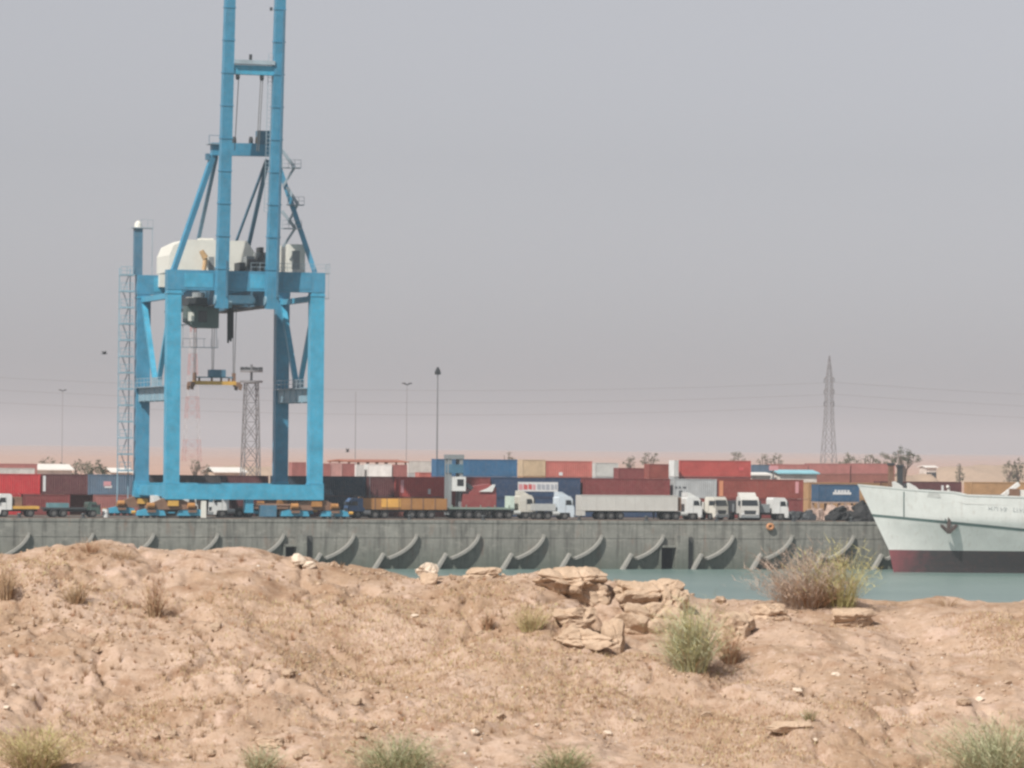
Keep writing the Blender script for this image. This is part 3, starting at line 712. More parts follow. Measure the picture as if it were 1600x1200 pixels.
for x in (XL, XR):
    tb = part('portal_tie_beam', MB().box(x - 0.62, x + 0.62, 0.75, GY - 0.75, zp[1] + 0.2, zp[0] - 0.2), BLUE_G)
    for k in range(6):
        y = 1.2 + k * (GY - 2.4) / 5
        part('stiffener', MB().box(x - 0.70, x + 0.70, y - 0.06, y + 0.06, zp[1] + 0.1, zp[0] - 0.1), BLUE_G, tb)
    zt = zb_bot - 0.6
    part('upper_tie_beam', MB().box(x - 0.38, x + 0.38, 0.75, GY - 0.75, zt - 0.42, zt + 0.25))
    part('side_brace', MB().bar((x, GY - 0.7, zt - 0.5), (x, GY / 2 + 0.5, zp[0] - 0.3), 0.62, 0.62))
    part('side_brace', MB().bar((x, 0.7, zt - 0.5), (x, GY / 2 - 0.5, zp[0] - 0.3), 0.55, 0.55))
    part('gusset', MB().box(x - 0.33, x + 0.33, GY / 2 - 1.6, GY / 2 + 1.6, zp[0] - 0.2, zp[0] + 0.9), BLUE_G)
    part('lower_tie_beam', MB().box(x - 0.45, x + 0.45, 0.9, GY - 0.9, zs_bot + 0.3, zs_top - 0.3))
    # walkway with handrail along the portal tie
    wk = part('walkway', MB().box(x - 1.25, x - 0.66, 0.8, GY - 0.8, zp[0] - 0.3, zp[0] - 0.22), RAIL)
    hr = MB()
    for k in range(9):
        y = 1.0 + k * (GY - 2) / 8; hr.bar((x - 1.22, y, zp[0] - 0.22), (x - 1.22, y, zp[0] + 0.85), 0.06)
    for z in (0.35, 0.85): hr.bar((x - 1.22, 0.9, zp[0] + z), (x - 1.22, GY - 0.9, zp[0] + z), 0.06)
    part('handrail', hr, RAIL, wk)
# travel gear under each corner
bw = MB(); bw.tube((0, -0.16, 0), (0, 0.16, 0), 0.36, n=14); bwm = bw.mesh('wheel', DARK, False)
for ci, (x, y) in enumerate(((XL, 0), (XR, 0), (XL, GY), (XR, GY))):
    eq = part('equaliser_beam', MB().prism([(x - 3.2, 1.55), (x - 0.8, 2.55), (x + 0.8, 2.55), (x + 3.2, 1.55), (x + 3.2, 1.1), (x - 3.2, 1.1)], y - 0.5, y + 0.5), RUSTY)
    part('pin_block', MB().box(x - 0.8, x + 0.8, y - 0.72, y + 0.72, 2.3, zs_bot + 0.02), BLUE, eq)
    for sg in (-1, 1):
        bx = x + sg * 2.55
        bg_ = part('bogie', MB().prism([(bx - 1.85, 0.35), (bx - 1.6, 0.95), (bx - 0.5, 1.2), (bx + 0.5, 1.2), (bx + 1.6, 0.95), (bx + 1.85, 0.35)], y - 0.42, y + 0.42), BLUE)
        for wx_ in (-1.25, -0.42, 0.42, 1.25): link('wheel', bwm, bg_, (bx + wx_, y, 0.425))
        part('drive_motor', MB().tube((bx - 0.62, y - 0.72, 1.62), (bx + 0.28, y - 0.72, 1.62), 0.34, n=12), ORANGE, bg_)
        part('motor_bracket', MB().box(bx - 0.5, bx + 0.5, y - 0.85, y - 0.42, 0.75, 1.05), RUSTY, bg_)
    part('brake_cover', MB().box(x - 0.55, x + 0.75, y - 0.95, y - 0.5, 1.55, 2.2), ORANGE if ci % 2 else YELLOW, eq)
    part('buffer', MB().tube((x + (4.45 if x > 0 else -4.45), y, 0.75), (x + (4.95 if x > 0 else -4.95), y, 0.75), 0.2), YELLOW, eq)
# trolley girders run landward at the level of the cross beams
xg1 = C(340.5, 455, T_W).x; xg2 = C(418.5, 455, T_W).x
zg1 = C(380, 452, T_W).z; zg0 = C(380, 479, T_W).z
for x in (xg1, xg2):
    part('trolley_girder', MB().box(x - 0.55, x + 0.55, -1.6, GY + 9, zg0 + 0.15, zb_bot + 0.35), BLUE_D)
    part('trolley_rail', MB().box(x - 0.9, x + 0.9, -1.6, GY + 9, zg0 - 0.02, zg0 + 0.15), DARK)
for y in (3.5, 9.0, 14.5, GY + 8.4):
    part('girder_tie', MB().box(xg1 + 0.55, xg2 - 0.55, y - 0.35, y + 0.35, zg0 + 0.3, zg0 + 1.5), BLUE_D)
# boom, raised nearly upright, hinged at the seaward end
BA = R(4.5)
def boom_pt(x, u, off=0.0): return Vector((x, -1.9 - u * math.sin(BA) + off * math.cos(BA), zg0 + 0.6 + u * math.cos(BA) + off * math.sin(BA)))
BL = 47.0
for x in (xg1, xg2):
    bm_ = part('boom_girder', MB().bar(boom_pt(x, -0.9), boom_pt(x, BL), 1.45, 1.5, 1.12, 1.2, ref=(0, 1, 0)), BLUE_M_SHADE)  # darker blue puts the raised boom's weaker light into its colour
    for k in range(1, 12):
        part('flange', MB().bar(boom_pt(x, k * 4 - 0.07), boom_pt(x, k * 4 + 0.07), 1.62 - 0.03 * k, 1.66 - 0.03 * k, ref=(0, 1, 0)), BLUE_M_SHADE, bm_)
    sd = 1 if x > 0.5 * (xg1 + xg2) else -1
    part('boom_dark_strip', MB().bar(boom_pt(x + 0.46, 0.6, -0.86), boom_pt(x + 0.36, 36 if sd > 0 else 5, -0.74), 0.22, 0.5 if sd > 0 else 0.2), BLUE_D, bm_)  # dark blue strip on the girder front, long only on the right girder
    part('hinge_lug', MB().tube((x - 0.85, -1.9, zg0 + 0.75), (x + 0.85, -1.9, zg0 + 0.75), 0.55, n=14), BLUE_G)
def u_of(py): return (C(390, py, T_W - 3).z - zg0 - 0.6) / math.cos(BA)
for py, hh in ((111, 1.15), (-60, 1.1)):
    u = u_of(py)
    bt = part('boom_cross_tie', MB().bar(boom_pt(xg1 + 0.6, u), boom_pt(xg2 - 0.6, u), 0.9, hh, ref=(0, 0, 1)))
    part('service_platform', MB().bar(boom_pt(xg1 + 0.6, u + 0.95, -0.3), boom_pt(xg2 - 0.6, u + 0.95, -0.3), 1.1, 0.5), RAIL, bt)
    for fr_ in (0.2, 0.68):
        xx = xg1 + (xg2 - xg1) * fr_
        part('sheave', MB().tube(boom_pt(xx - 0.16, u - 0.75), boom_pt(xx + 0.16, u - 0.75), 0.48, n=14), DARK, bt)
    part('lamp', MB().bar(boom_pt((xg1 + xg2) / 2 - 0.35, u + 1.2), boom_pt((xg1 + xg2) / 2 - 0.35, u + 1.95), 0.32), DARK, bt)
ulo, uhi = u_of(240), u_of(111)
for fr_ in (0.22, 0.66, 0.7):
    xx = xg1 + (xg2 - xg1) * fr_
    part('boom_rope', MB().tube(boom_pt(xx, uhi - 0.9), boom_pt(xx - 0.25, ulo + 0.3), 0.05, n=6), CABLE)
for k in range(12):
    part('boom_lamp', MB().box(xg2 - 1.0, xg2 - 0.72, -1.9 - 0.0785 * (9 + k * 3.6) - 0.15, -1.9 - 0.0785 * (9 + k * 3.6) + 0.15, zg0 + 22 + k * 3.6, zg0 + 22.4 + k * 3.6), DARK) if k > 3 else None
# inclined ladder against the inner face of the right boom girder
ld = MB()
for dx in (0.0, 0.5): ld.bar(boom_pt(xg2 - 0.75 - dx, u_of(330)), boom_pt(xg2 - 0.75 - dx, u_of(85)), 0.07)
for k in range(40): ld.bar(boom_pt(xg2 - 0.75, u_of(330) + k * 0.5), boom_pt(xg2 - 1.25, u_of(330) + k * 0.5), 0.05)
part('boom_ladder', ld, RAIL)
# A-frame over the waterside cross beam
ya = 1.2
aL0 = C(271, 423, T_W); aL1 = C(334, 240, T_W + ya); aR0 = C(492, 426, T_W); aR1 = C(430, 243, T_W + ya)
part('frame_leg', MB().bar(aL0, aL1, 0.62, 0.62), BLUE_M_SHADE); part('frame_leg', MB().bar(aR0, aR1, 0.62, 0.62), BLUE_M_SHADE)
apx = part('apex_beam', MB().bar(C(330, 233, T_W + ya), C(436, 235, T_W + ya), 1.1, 1.55), BLUE_M_SHADE)
for px in (366, 392, 402):
    p = C(px, 221, T_W + ya); part('apex_sheave', MB().tube(p - Vector((0.14, 0, 0)), p + Vector((0.14, 0, 0)), 0.6, n=14), DARK, apx)
pb = C(412, 216, T_W + ya); part('apex_block', MB().box(pb.x - 0.9, pb.x + 0.9, pb.y - 0.6, pb.y + 0.6, pb.z - 0.8, pb.z + 0.9), BLUE_D, apx)
pa_ = C(331, 225, T_W + ya)
pf = part('apex_platform', MB().box(pa_.x - 0.6, pa_.x + 0.9, pa_.y - 1, pa_.y + 1, pa_.z - 0.08, pa_.z), RAIL, apx)
hr = MB(); hr.bar((pa_.x - 0.55, pa_.y - 0.95, pa_.z), (pa_.x - 0.55, pa_.y - 0.95, pa_.z + 1), 0.06); hr.bar((pa_.x - 0.55, pa_.y - 0.95, pa_.z + 1), (pa_.x + 0.9, pa_.y - 0.95, pa_.z + 1), 0.06); hr.box(pa_.x - 0.75, pa_.x - 0.3, pa_.y - .4, pa_.y + .4, pa_.z - 2.0, pa_.z - 1.2)
part('apex_bracket', hr, BLUE_D, apx)
# back stays from the apex down to the landward end of the girders
for (pxa, pya, pxb, pyb, wd) in ((338, 245, 306, 392, 0.42), (418, 252, 388, 385, 0.46), (416, 250, 368, 380, 0.28)):
    a = C(pxa, pya, T_W + ya + 0.5); b_ = C(pxb, pyb, T_W + 15)
    part('back_stay', MB().bar(a, b_, wd, wd), BLUE_D if wd < 0.5 else BLUE)
    d_ = (b_ - a); e_ = a + d_ * ((zb_top - a.z) / d_.z); part('back_stay', MB().bar(b_, e_, wd, wd), BLUE_D)
# maintenance stairs beside the right frame leg
for (pxa, py, pxb) in ((440, 262, 469), (448, 320, 474), (440, 357, 470)):
    a = C(pxa, py, T_W + ya - 0.8); b_ = C(pxb, py, T_W + ya - 0.8)
    pl = part('stair_landing', MB().box(a.x, b_.x, a.y - 0.45, a.y + 0.45, a.z - 0.06, a.z + 0.06), RAIL)
    q = MB()
    for k in range(4):
        xx = a.x + (b_.x - a.x) * k / 3; q.bar((xx, a.y - 0.42, a.z), (xx, a.y - 0.42, a.z + 1.0), 0.05)
    for z in (0.5, 1.0): q.bar((a.x, a.y - 0.42, a.z + z), (b_.x, a.y - 0.42, a.z + z), 0.05)
    q.bar((b_.x - 0.7, a.y, a.z + 0.05), (a.x, a.y, a.z + 2.2), 0.09, 0.4); q.bar((b_.x - 0.8, a.y, a.z - 0.05), (a.x + 0.2, a.y, a.z - 2.3), 0.09, 0.3)
    part('stair_rail', q, RAIL, pl)
# machinery house with cut-off upper corners
TH_ = T_W + 12
h0 = C(246, 421, T_W + 13.5); h1 = C(404, 377, T_W + 6.5)
hx0, hx1, hz0, hz1 = h0.x, h1.x, zb_top + 0.02, h1.z
mh = part('machinery_house', MB().prism([(hx0, hz0), (hx1 - 0.2, hz0), (hx1 - 0.4, hz0 + 1.1), (hx1, hz0 + 1.35), (hx1, hz0 + 2.0), (hx1 - 1.5, hz1), (hx0 + 2.1, hz1), (hx0 + 0.55, hz1 - 0.75), (hx0, hz0 + 2.1)], 6.5, 14.0), HOUSE)
for (pxa, pxb, pya, pyb) in ((318, 326, 398, 422), (410, 412, 398, 404)):
    a = C(pxa, pyb, T_W + 9.4); b_ = C(pxb, pya, T_W + 9.4)
    part('house_door', MB().box(a.x, b_.x, 6.44, 6.49, hz0 + 0.05, hz0 + 2.0), GREYM, mh)
ex = MB(); p = C(312, 400, T_W + 8); ex.tube((p.x, 5.6, zb_top), (p.x + 0.2, 5.6, p.z - 0.3), 0.28, n=10); ex.tube((p.x + 0.2, 5.6, p.z - 0.35), (p.x - 0.35, 5.6, p.z + 0.55), 0.42, 0.3, n=10)
part('vent_stack', ex, TAN)
part('house_roof_hatch', MB().box(hx0 + 4.5, hx0 + 6.2, 9, 11, hz1, hz1 + 0.35), HOUSE, mh)
for k, (pxa, pxb, pya, mt_) in enumerate(((362, 372, 412, DARK), (376, 388, 402, GREYM), (392, 410, 396, GREYM), (396, 402, 388, DARK))):
    a = C(pxa, pya, T_W + 5); b_ = C(pxb, pya, T_W + 5)
    part('winch', MB().box(a.x, b_.x, 1.6, 3.6, zb_top + 0.01, a.z), mt_)
    part('winch_drum', MB().tube((a.x + 0.05, 1.2, (zb_top + a.z) / 2 + 0.1), (b_.x - 0.05, 1.2, (zb_top + a.z) / 2 + 0.1), min(0.5, (a.z - zb_top) / 2), n=12), DARK)
e0 = C(440, 422, T_W + 5); e1 = C(466, 384, T_W + 5)
eh = part('electrical_cabin', MB().box(e0.x, e1.x, 1.4, 7.5, zb_top + 0.01, e1.z), HOUSE)
part('cabin_louvre', MB().box(e0.x + 0.4, e0.x + 1.4, 1.33, 1.39, zb_top + 0.5, e1.z - 0.8), GREYM, eh)
rl = MB(); 
for k in range(8):
    xx = XL + 9.6 + k * 1.15; rl.bar((xx, -0.75, zb_top), (xx, -0.75, zb_top + 1.05), 0.05)
for z in (0.55, 1.05): rl.bar((XL + 9.6, -0.75, zb_top + z), (XR + 0.9, -0.75, zb_top + z), 0.05)
rl.bar((XR + 0.9, -0.75, zb_top), (XR + 0.9, -0.75, zb_top + 1.05), 0.05)
part('beam_handrail', rl, RAIL)
# white box painting the sunlit end of the landside beam, mast with a domed lamp
p0 = C(245, 449, T_L); p1 = C(256, 423, T_L)
part('lit_beam_end', MB().box(p0.x, p1.x, GY - 1.6, GY - 0.85, p0.z, p1.z), HOUSE)
m0 = C(209, 425, T_L); m1 = C(222, 357, T_L); mx = (m0.x + m1.x) / 2
ms_ = part('ventilation_mast', MB().box(m0.x, m1.x, GY - 0.5, GY + 0.5, zb_top, m1.z), BLUE_D)
part('mast_platform', MB().box(m0.x - 0.3, m1.x + 1.3, GY - 0.8, GY + 0.8, m1.z, m1.z + 0.12), RAIL, ms_)
dm = MB(); dm.tube((mx, GY, m1.z + 0.12), (mx, GY, m1.z + 0.65), 0.52, 0.45, 12); dm.tube((mx, GY, m1.z + 0.65), (mx, GY, m1.z + 0.98), 0.45, 0.12, 12)
part('mast_dome', dm, HOUSE, ms_)
mr_ = MB()
for dx in (-0.25, 0.55, 1.25): mr_.bar((m1.x + dx, GY - 0.78, m1.z + 0.1), (m1.x + dx, GY - 0.78, m1.z + 1.1), 0.05)
mr_.bar((m1.x - 0.3, GY - 0.78, m1.z + 1.1), (m1.x + 1.28, GY - 0.78, m1.z + 1.1), 0.05); mr_.bar((m1.x + 1.2, GY - 0.7, zb_top), (m1.x + 1.2, GY - 0.7, m1.z), 0.10)
part('mast_rail', mr_, RAIL, ms_)
# stair tower on the left landside leg
st0 = C(184, 735, T_L); st1 = C(206, 430, T_L); nlev = 12; dz = (st1.z - st0.z) / nlev
for k in range(nlev + 1):
    z = st0.z + k * dz
    lv = part('stair_platform', MB().box(st0.x, st1.x + 0.25, GY - 0.75, GY + 0.55, z - 0.11, z + 0.11), BLUE_G)
    q = MB()
    for xx in (st0.x + 0.03, (st0.x + st1.x) / 2, st1.x): q.bar((xx, GY - 0.7, z), (xx, GY - 0.7, z + 1.05), 0.07)
    q.bar((st0.x, GY - 0.7, z + 1.05), (st1.x, GY - 0.7, z + 1.05), 0.07); q.bar((st0.x, GY - 0.7, z + 0.55), (st1.x, GY - 0.7, z + 0.55), 0.06)
    part('stair_guard', q, BLUE_G, lv)
    if k < nlev:
        a, b_ = (st0.x + 0.5, st1.x - 0.35) if k % 2 else (st1.x - 0.35, st0.x + 0.5)
        q = MB()
        q.bar((a, GY + 0.3, z + 0.1), (b_, GY + 0.3, z + dz - 0.1), 0.04, 0.1)
        for m_ in range(9): u = (m_ + 0.5) / 9; q.box(a + (b_ - a) * u - 0.08, a + (b_ - a) * u + 0.08, GY - 0.1, GY + 0.3, z + dz * u, z + dz * u + 0.04)
        part('stair_flight', q, RAIL)
for xx in (st0.x + 0.05, st1.x - 0.1): part('stair_post', MB().bar((xx, GY + 0.5, 0.2), (xx, GY + 0.5, st1.z + 0.9), 0.12), BLUE_G)
for x, y, px in ((XR, 0, 0),):
    q = part('corner_platform', MB().box(x + 0.86, x + 1.5, -0.9, 0.9, zb_top - 0.1, zb_top), RAIL)
    g_ = MB(); 
    for yy in (-0.85, 0, 0.85): g_.bar((x + 1.45, yy, zb_top), (x + 1.45, yy, zb_top + 1.1), 0.06)
    g_.bar((x + 1.45, -0.85, zb_top + 1.1), (x + 1.45, 0.85, zb_top + 1.1), 0.06); g_.bar((x + 1.3, -0.85, zb_bot - 0.7), (x + 1.3, -0.85, zb_top), 0.07); g_.box(x + 0.87, x + 1.45, -0.85, 0.85, zb_bot - 0.75, zb_bot - 0.68)
    part('platform_guard', g_, RAIL, q)
# trolley with the operator's cab
tt = T_W + 5.0
a = C(290, 458, tt); b_ = C(345, 478, tt)
tr = part('trolley', MB().box(a.x, b_.x + 2.6, 3.2, 7.2, b_.z, b_.z + 0.9), DARK)
part('trolley_winch', MB().tube((a.x + 1.6, 5, b_.z + 1.0), (a.x + 1.6, 5, a.z + 0.1), 0.75, n=12), GREYM, tr)
part('trolley_motor', MB().box(a.x + 0.2, a.x + 0.9, 4.3, 5.7, b_.z + 0.9, a.z - 0.5), HOUSE, tr)
part('trolley_guard', MB().box(b_.x - 0.6, b_.x + 1.0, 3.1, 3.3, b_.z - 0.3, b_.z + 0.6), BLUE_G, tr)
cb0 = C(289, 512, tt); cb1 = C(340, 480, tt)
cabm = plain('cab_green_grey', (0.09, 0.125, 0.12), 0.5)
cab = part('operator_cab', MB().prism([(cb0.x + 1.3, cb0.z), (cb1.x, cb0.z), (cb1.x, cb1.z + 0.1), (cb0.x, cb1.z + 0.1), (cb0.x, cb0.z + 0.75)], 4.2, 6.4), cabm)
part('cab_window', MB().box(cb0.x + 1.5, cb0.x + 2.6, 4.14, 4.19, cb0.z + 0.7, cb1.z - 0.5), GLASS, cab)
part('cab_panel', MB().box(cb0.x + 0.2, cb0.x + 0.95, 4.13, 4.19, cb0.z + 0.8, cb1.z - 0.7), HOUSE, cab)
part('cab_platform', MB().box(cb0.x - 0.5, cb0.x + 0.0, 4.0, 6.4, cb0.z + 0.3, cb0.z + 0.4), RAIL, cab)
g0 = C(283, 543, tt); g1 = C(338, 530, tt); wk = MB()
wk.box(g0.x, g1.x, 4.0, 5.0, g0.z, g0.z + 0.08)
for k in range(6): xx = g0.x + (g1.x - g0.x) * k / 5; wk.bar((xx, 4.05, g0.z), (xx, 4.05, g1.z), 0.05)
wk.bar((g0.x, 4.05, g1.z), (g0.x + 2.9, 4.05, g1.z), 0.06)
wk.bar((g1.x - 0.1, 4.5, g0.z), (g1.x - 0.1, 4.5, cb0.z), 0.07); wk.bar((g0.x + 0.1, 4.5, g0.z), (g0.x + 0.1, 4.5, cb0.z + 0.4), 0.07)
part('hanging_walkway', wk, RAIL)
fe0 = C(360, 482, tt); fe1 = C(360.5, 536, tt)
fe = MB()
for dx, k in ((-0.28, 0.0), (-0.1, 0.35), (0.1, 0.2), (0.28, 0.6)): fe.tube((fe0.x + dx, 5.0, fe0.z + 0.4), (fe0.x + dx * 0.9, 5.0, fe1.z + k), 0.13, n=8)
part('festoon_cable', fe, BLACK)
# landside cable reel and access ladder under the sill
sl = C(388, 800, T_W); 
part('sill_column', MB().box(sl.x - 0.5, sl.x + 0.5, -0.6, 0.6, 0.75, zs_bot), BLUE)
part('sill_locker', MB().box(sl.x + 1.4, sl.x + 3.4, -0.8, 0.4, 0.3, 1.7), BLUE_D)
part('sill_post', MB().box(C(316, 800, T_W).x - 0.3, C(316, 800, T_W).x + 0.3, -0.9, -0.4, 0.1, 2.2), HOUSE)

# ---- container spreader hanging from the crane on its ropes
sp0 = at_t(297, 604, tt); sp1 = at_t(372, 588, tt)
spx0, spx1 = sp0[0], sp1[0]; zsp = sp0[1]; L_ = spx1 - spx0
spr = thing('container_spreader', 'yellow and rust-brown spreader hanging on ropes inside the crane portal', 'spreader', Q((spx0 + spx1) / 2, tt, zsp))
MB().box(-L_ / 2 + 0.35, L_ / 2 - 0.35, -0.5, 0.5, 0.25, 0.72).build('main_beam', YELLOW, spr)
for sg in (-1, 1):
    eb = MB().box(sg * L_ / 2 - 0.2 - 0.15 * sg, sg * L_ / 2 + 0.2 - 0.15 * sg, -1.22, 1.22, 0.05, 0.62).build('end_beam', RUSTY, spr)
    for y in (-1.1, 1.1):
        MB().prism([(sg * L_ / 2 - 0.2, -0.3), (sg * L_ / 2 + 0.15, -0.42), (sg * L_ / 2 + 0.3, 0.3), (sg * L_ / 2 - 0.1, 0.55)], y - 0.14, y + 0.14).build('corner_guide', RUSTY, eb)
    MB().box(sg * (L_ / 2 - 0.55) - 0.16, sg * (L_ / 2 - 0.55) + 0.16, -0.4, 0.4, 0.6, 1.75).build('sheave_post', RUSTY, spr)
MB().box(-0.7, 1.35, -0.6, 0.6, 1.25, 2.15).build('headblock', BLUE_D, spr)
MB().box(-L_ / 2 + 0.6, L_ / 2 - 0.6, -0.3, 0.3, 1.12, 1.26).build('headblock_frame', BLUE_D, spr)
for xx in (-1.9, -0.3, 0.9, 1.9): MB().box(xx - 0.08, xx + 0.08, -0.25, 0.25, 0.7, 1.14).build('link_plate', RUSTY, spr)
ztop_r = at_t(330, 479, tt)[1] - zsp
for xx in (-L_ / 2 + 0.55, -0.2, L_ / 2 - 0.55):
    for y in (-0.8, 0.8): MB().tube((xx, y * 0.4, 1.2), (xx + 0.05, y, ztop_r), 0.045, n=6).build('hoist_rope', CABLE, spr)

# ================================================================== SHIP
TS = -11.5
sb0, zb0 = at_t(1340, 757, TS); sb1, zb1 = at_t(1389, 859, TS); sb2, zb2 = at_t(1396, 889, TS)
ship = thing('cargo_ship', 'white ship bow with dark red underside moored along the quay', 'ship', Q(sb2, TS, 0))
HW = paint('hull_white', (0.70, 0.705, 0.68), 0.5, 0.08, 0.4, rustcol=(0.30, 0.19, 0.12), dust=0.05)
HB, n, b = _nodes('hull_antifouling')
v = _coord(n); sp_ = n.nodes.new('ShaderNodeSeparateXYZ'); n.links.new(v, sp_.inputs[0])
wx_ = n.nodes.new('ShaderNodeMath'); wx_.operation = 'MULTIPLY_ADD'; wx_.inputs[1].default_value = 9.0; n.links.new(_noise(n, v, 0.6, 5, 0.7), wx_.inputs[0]); n.links.new(sp_.outputs[0], wx_.inputs[2])
mr = n.nodes.new('ShaderNodeMapRange'); mr.inputs[1].default_value = 3.0; mr.inputs[2].default_value = 9.0; n.links.new(wx_.outputs[0], mr.inputs[0])   # worn red primer at the stem
c = _mix(n, mr.outputs[0], (0.22, 0.052, 0.062), (0.040, 0.034, 0.036))
c = _mix(n, _ramp(n, _noise(n, v, 1.4, 5, 0.7), [(0.5, 0.0), (0.75, 0.5)]), c, (0.10, 0.05, 0.045))
n.links.new(c, b.inputs['Base Color']); b.inputs['Roughness'].default_value = 0.7
HS = paint('hull_stripe', (0.09, 0.145, 0.14), 0.5, 0.15, 0.1)
_, zt_a = at_t(1340, 757, TS); _, zt_b = at_t(1440, 765.5, TS - 5); _, zt_c = at_t(1502, 769, TS - 7); _, zt_d = at_t(1503, 773, TS - 7); _, zt_e = at_t(1600, 776, TS - 7.8)
sx = lambda px, t: s_of(px, t, 800) - sb2
XT = [sx(1340, TS), sx(1440, TS - 5), sx(1502, TS - 7), sx(1506, TS - 7), sx(1600, TS - 7.8), sx(1600, TS - 7.8) + 60]
ZT = [zt_a, zt_b, zt_c, zt_d, zt_e, zt_e - 0.4]
def ztop(x): return float(np.interp(x, XT, ZT))
ZBOOT = zb1
def xstem(z): return float(np.interp(z, [-3, 0, zb1, zb0, zb0 + 3], [1.2, 0, sb1 - sb2, sb0 - sb2, (sb0 - sb2) - 2]))
def halfb(x, z):
    d = max(0.0, x - xstem(z)); k = min(1, max(0, z / 6.6)); Le = 32 - 8 * k; p = 1.5 + 0.9 * k
    return 8.2 * (1 - (1 - min(d / Le, 1)) ** p) * (0.9 + 0.1 * k)
def hull_band(z0f, z1f, nz, out=0.0, x0=None, x1=62.0, sides=(-1, 1)):
    mb = MB(); nx = 64
    for sg in sides:
        g_ = []
        for i in range(nx + 1):
            u = (i / nx) ** 1.7; row = []
            for j in range(nz + 1):
                v_ = j / nz
                zz0 = z0f(0); zz = None
                # iterate: the stem moves with z, the top with x
                x = 0; 
                for _ in range(3):
                    z = z0f(x) + v_ * (z1f(x) - z0f(x)); xs_ = xstem(z) if x0 is None else max(x0, xstem(z)); x = xs_ + u * (x1 - xs_)
                row.append((x, sg * (halfb(x, z) + out), z))
            g_.append(row)
        vs = [p for r_ in g_ for p in r_]; m_ = nz + 1
        mb.add(vs, [(i * m_ + j, (i + 1) * m_ + j, (i + 1) * m_ + j + 1, i * m_ + j + 1) for i in range(nx) for j in range(nz)])
    return mb
hull_band(lambda x: -2.5, lambda x: ZBOOT, 8).build('hull_bottom', HB, ship, True)
hl = hull_band(lambda x: ZBOOT, ztop, 14).build('hull', HW, ship, True)
zs0 = at_t(1366, 805.5, TS)[1]; zs1 = at_t(1600, 828, TS - 7.6)[1]; xa = sx(1366, TS); xb = sx(1600, TS - 7.6)
zstr = lambda x: zs0 + (zs1 - zs0) * (x - xa) / (xb - xa)
hull_band(lambda x: zstr(x) - 0.16, lambda x: zstr(x) + 0.16, 1, 0.03).build('hull_stripe', HS, ship)
hull_band(lambda x: ztop(x) - 0.16, lambda x: ztop(x) + 0.05, 1, 0.07).build('bulwark_rail', HW, ship)
dk = MB(); vs = []
for i in range(40):
    x = xstem(9) + 1.2 + (60 - xstem(9)) * i / 39; h_ = halfb(x, 9.3) - 0.05; vs += [(x, -h_, ztop(x) - 1.15), (x, h_, ztop(x) - 1.15)]
dk.add(vs, [(2 * i, 2 * i + 2, 2 * i + 3, 2 * i + 1) for i in range(39)]); dk.build('deck', paint('ship_deck', (0.22, 0.16, 0.13), 0.8), ship)
def on_hull(px, py, out=0.0):
    """point on the near side of the hull under the pixel, ship coordinates"""
    best = None
    for t in np.arange(TS - 8.6, TS + 0.2, 0.05):
        s, z = at_t(px, py, t); x = s - sb2; e = abs((TS - t) - halfb(x, z))
        if best is None or e < best[0]: best = (e, x, t - TS, z)
    return Vector((best[1], best[2] - out, best[3]))
# shell-plate seams and a vertical fender strake
sm = MB()
for k in range(12):
    py = 768 + k * 3.4; a = on_hull(1412, py, 0.02); b_ = on_hull(1412.3, py + 3.5, 0.02); sm.bar(a, b_, 0.10)
sm.build('draught_strake', HS, ship)
# anchor in its hawse pocket
pa = on_hull(1481, 818, 0.05); anc = MB()
anc.bar(pa + Vector((0.1, -0.1, 1.1)), pa + Vector((0.0, -0.25, -0.9)), 0.38, 0.34)
anc.bar(pa + Vector((-1.0, -0.3, -0.25)), pa + Vector((0, -0.3, -1.15)), 0.34, 0.36); anc.bar(pa + Vector((1.0, -0.3, -0.25)), pa + Vector((0, -0.3, -1.15)), 0.34, 0.36)
anc.prism([(pa.x - 1.15, pa.z - 0.1), (pa.x - 0.75, pa.z - 0.75), (pa.x - 0.55, pa.z - 0.45)], pa.y - 0.5, pa.y - 0.12); anc.prism([(pa.x + 1.15, pa.z - 0.1), (pa.x + 0.75, pa.z - 0.75), (pa.x + 0.55, pa.z - 0.45)], pa.y - 0.5, pa.y - 0.12)
anc.build('anchor', plain('anchor_iron', (0.085, 0.062, 0.055), 0.8), ship)
hp = MB(); pc = pa + Vector((0.05, 0.02, 0.55)); hp.tube(pc, pc + Vector((0, -0.12, 0)), 0.55, 0.45, 16); hp.build('hawse_pipe', HS, ship)
# weathered lettering (too blurred to read): dark strokes on the plating
lt = MB(); rl_ = random.Random(3)
def strokes(px0, px1, py0, py1, slope, gap=None):
    px = px0
    while px < px1:
        if gap and gap[0] < px < gap[1]: px += 2; continue
        w_ = rl_.uniform(2.5, 4.0); yy = slope * (px - px0)
        a = on_hull(px, py0 + yy, 0.025); b_ = on_hull(px + rl_.uniform(-1.5, 1.5), py1 + yy, 0.025); lt.bar(a, b_, 0.12, 0.03)
        if rl_.random() < 0.6:
            m_ = rl_.choice((py0, py1, (py0 + py1) / 2)); a = on_hull(px, m_ + yy, 0.025); b_ = on_hull(px + w_ * 0.8, m_ + yy, 0.025); lt.bar(a, b_, 0.10, 0.03)
        px += w_ + 1.2
strokes(1545, 1574, 791, 797, 0.08); strokes(1584, 1600, 793, 799, 0.08)
o = lt.build('lettering', plain('faded_letter', (0.50, 0.515, 0.51), 0.6), ship)
p0 = on_hull(1448, 777, 0.03); p1 = on_hull(1470, 778, 0.03); q1 = on_hull(1467, 770, 0.03); q0 = on_hull(1451, 769, 0.03)
MB().add([p0, p1, q1, q0], [(0, 1, 2, 3)]).build('faded_plate', plain('faded_plate', (0.50, 0.50, 0.48), 0.6), ship)
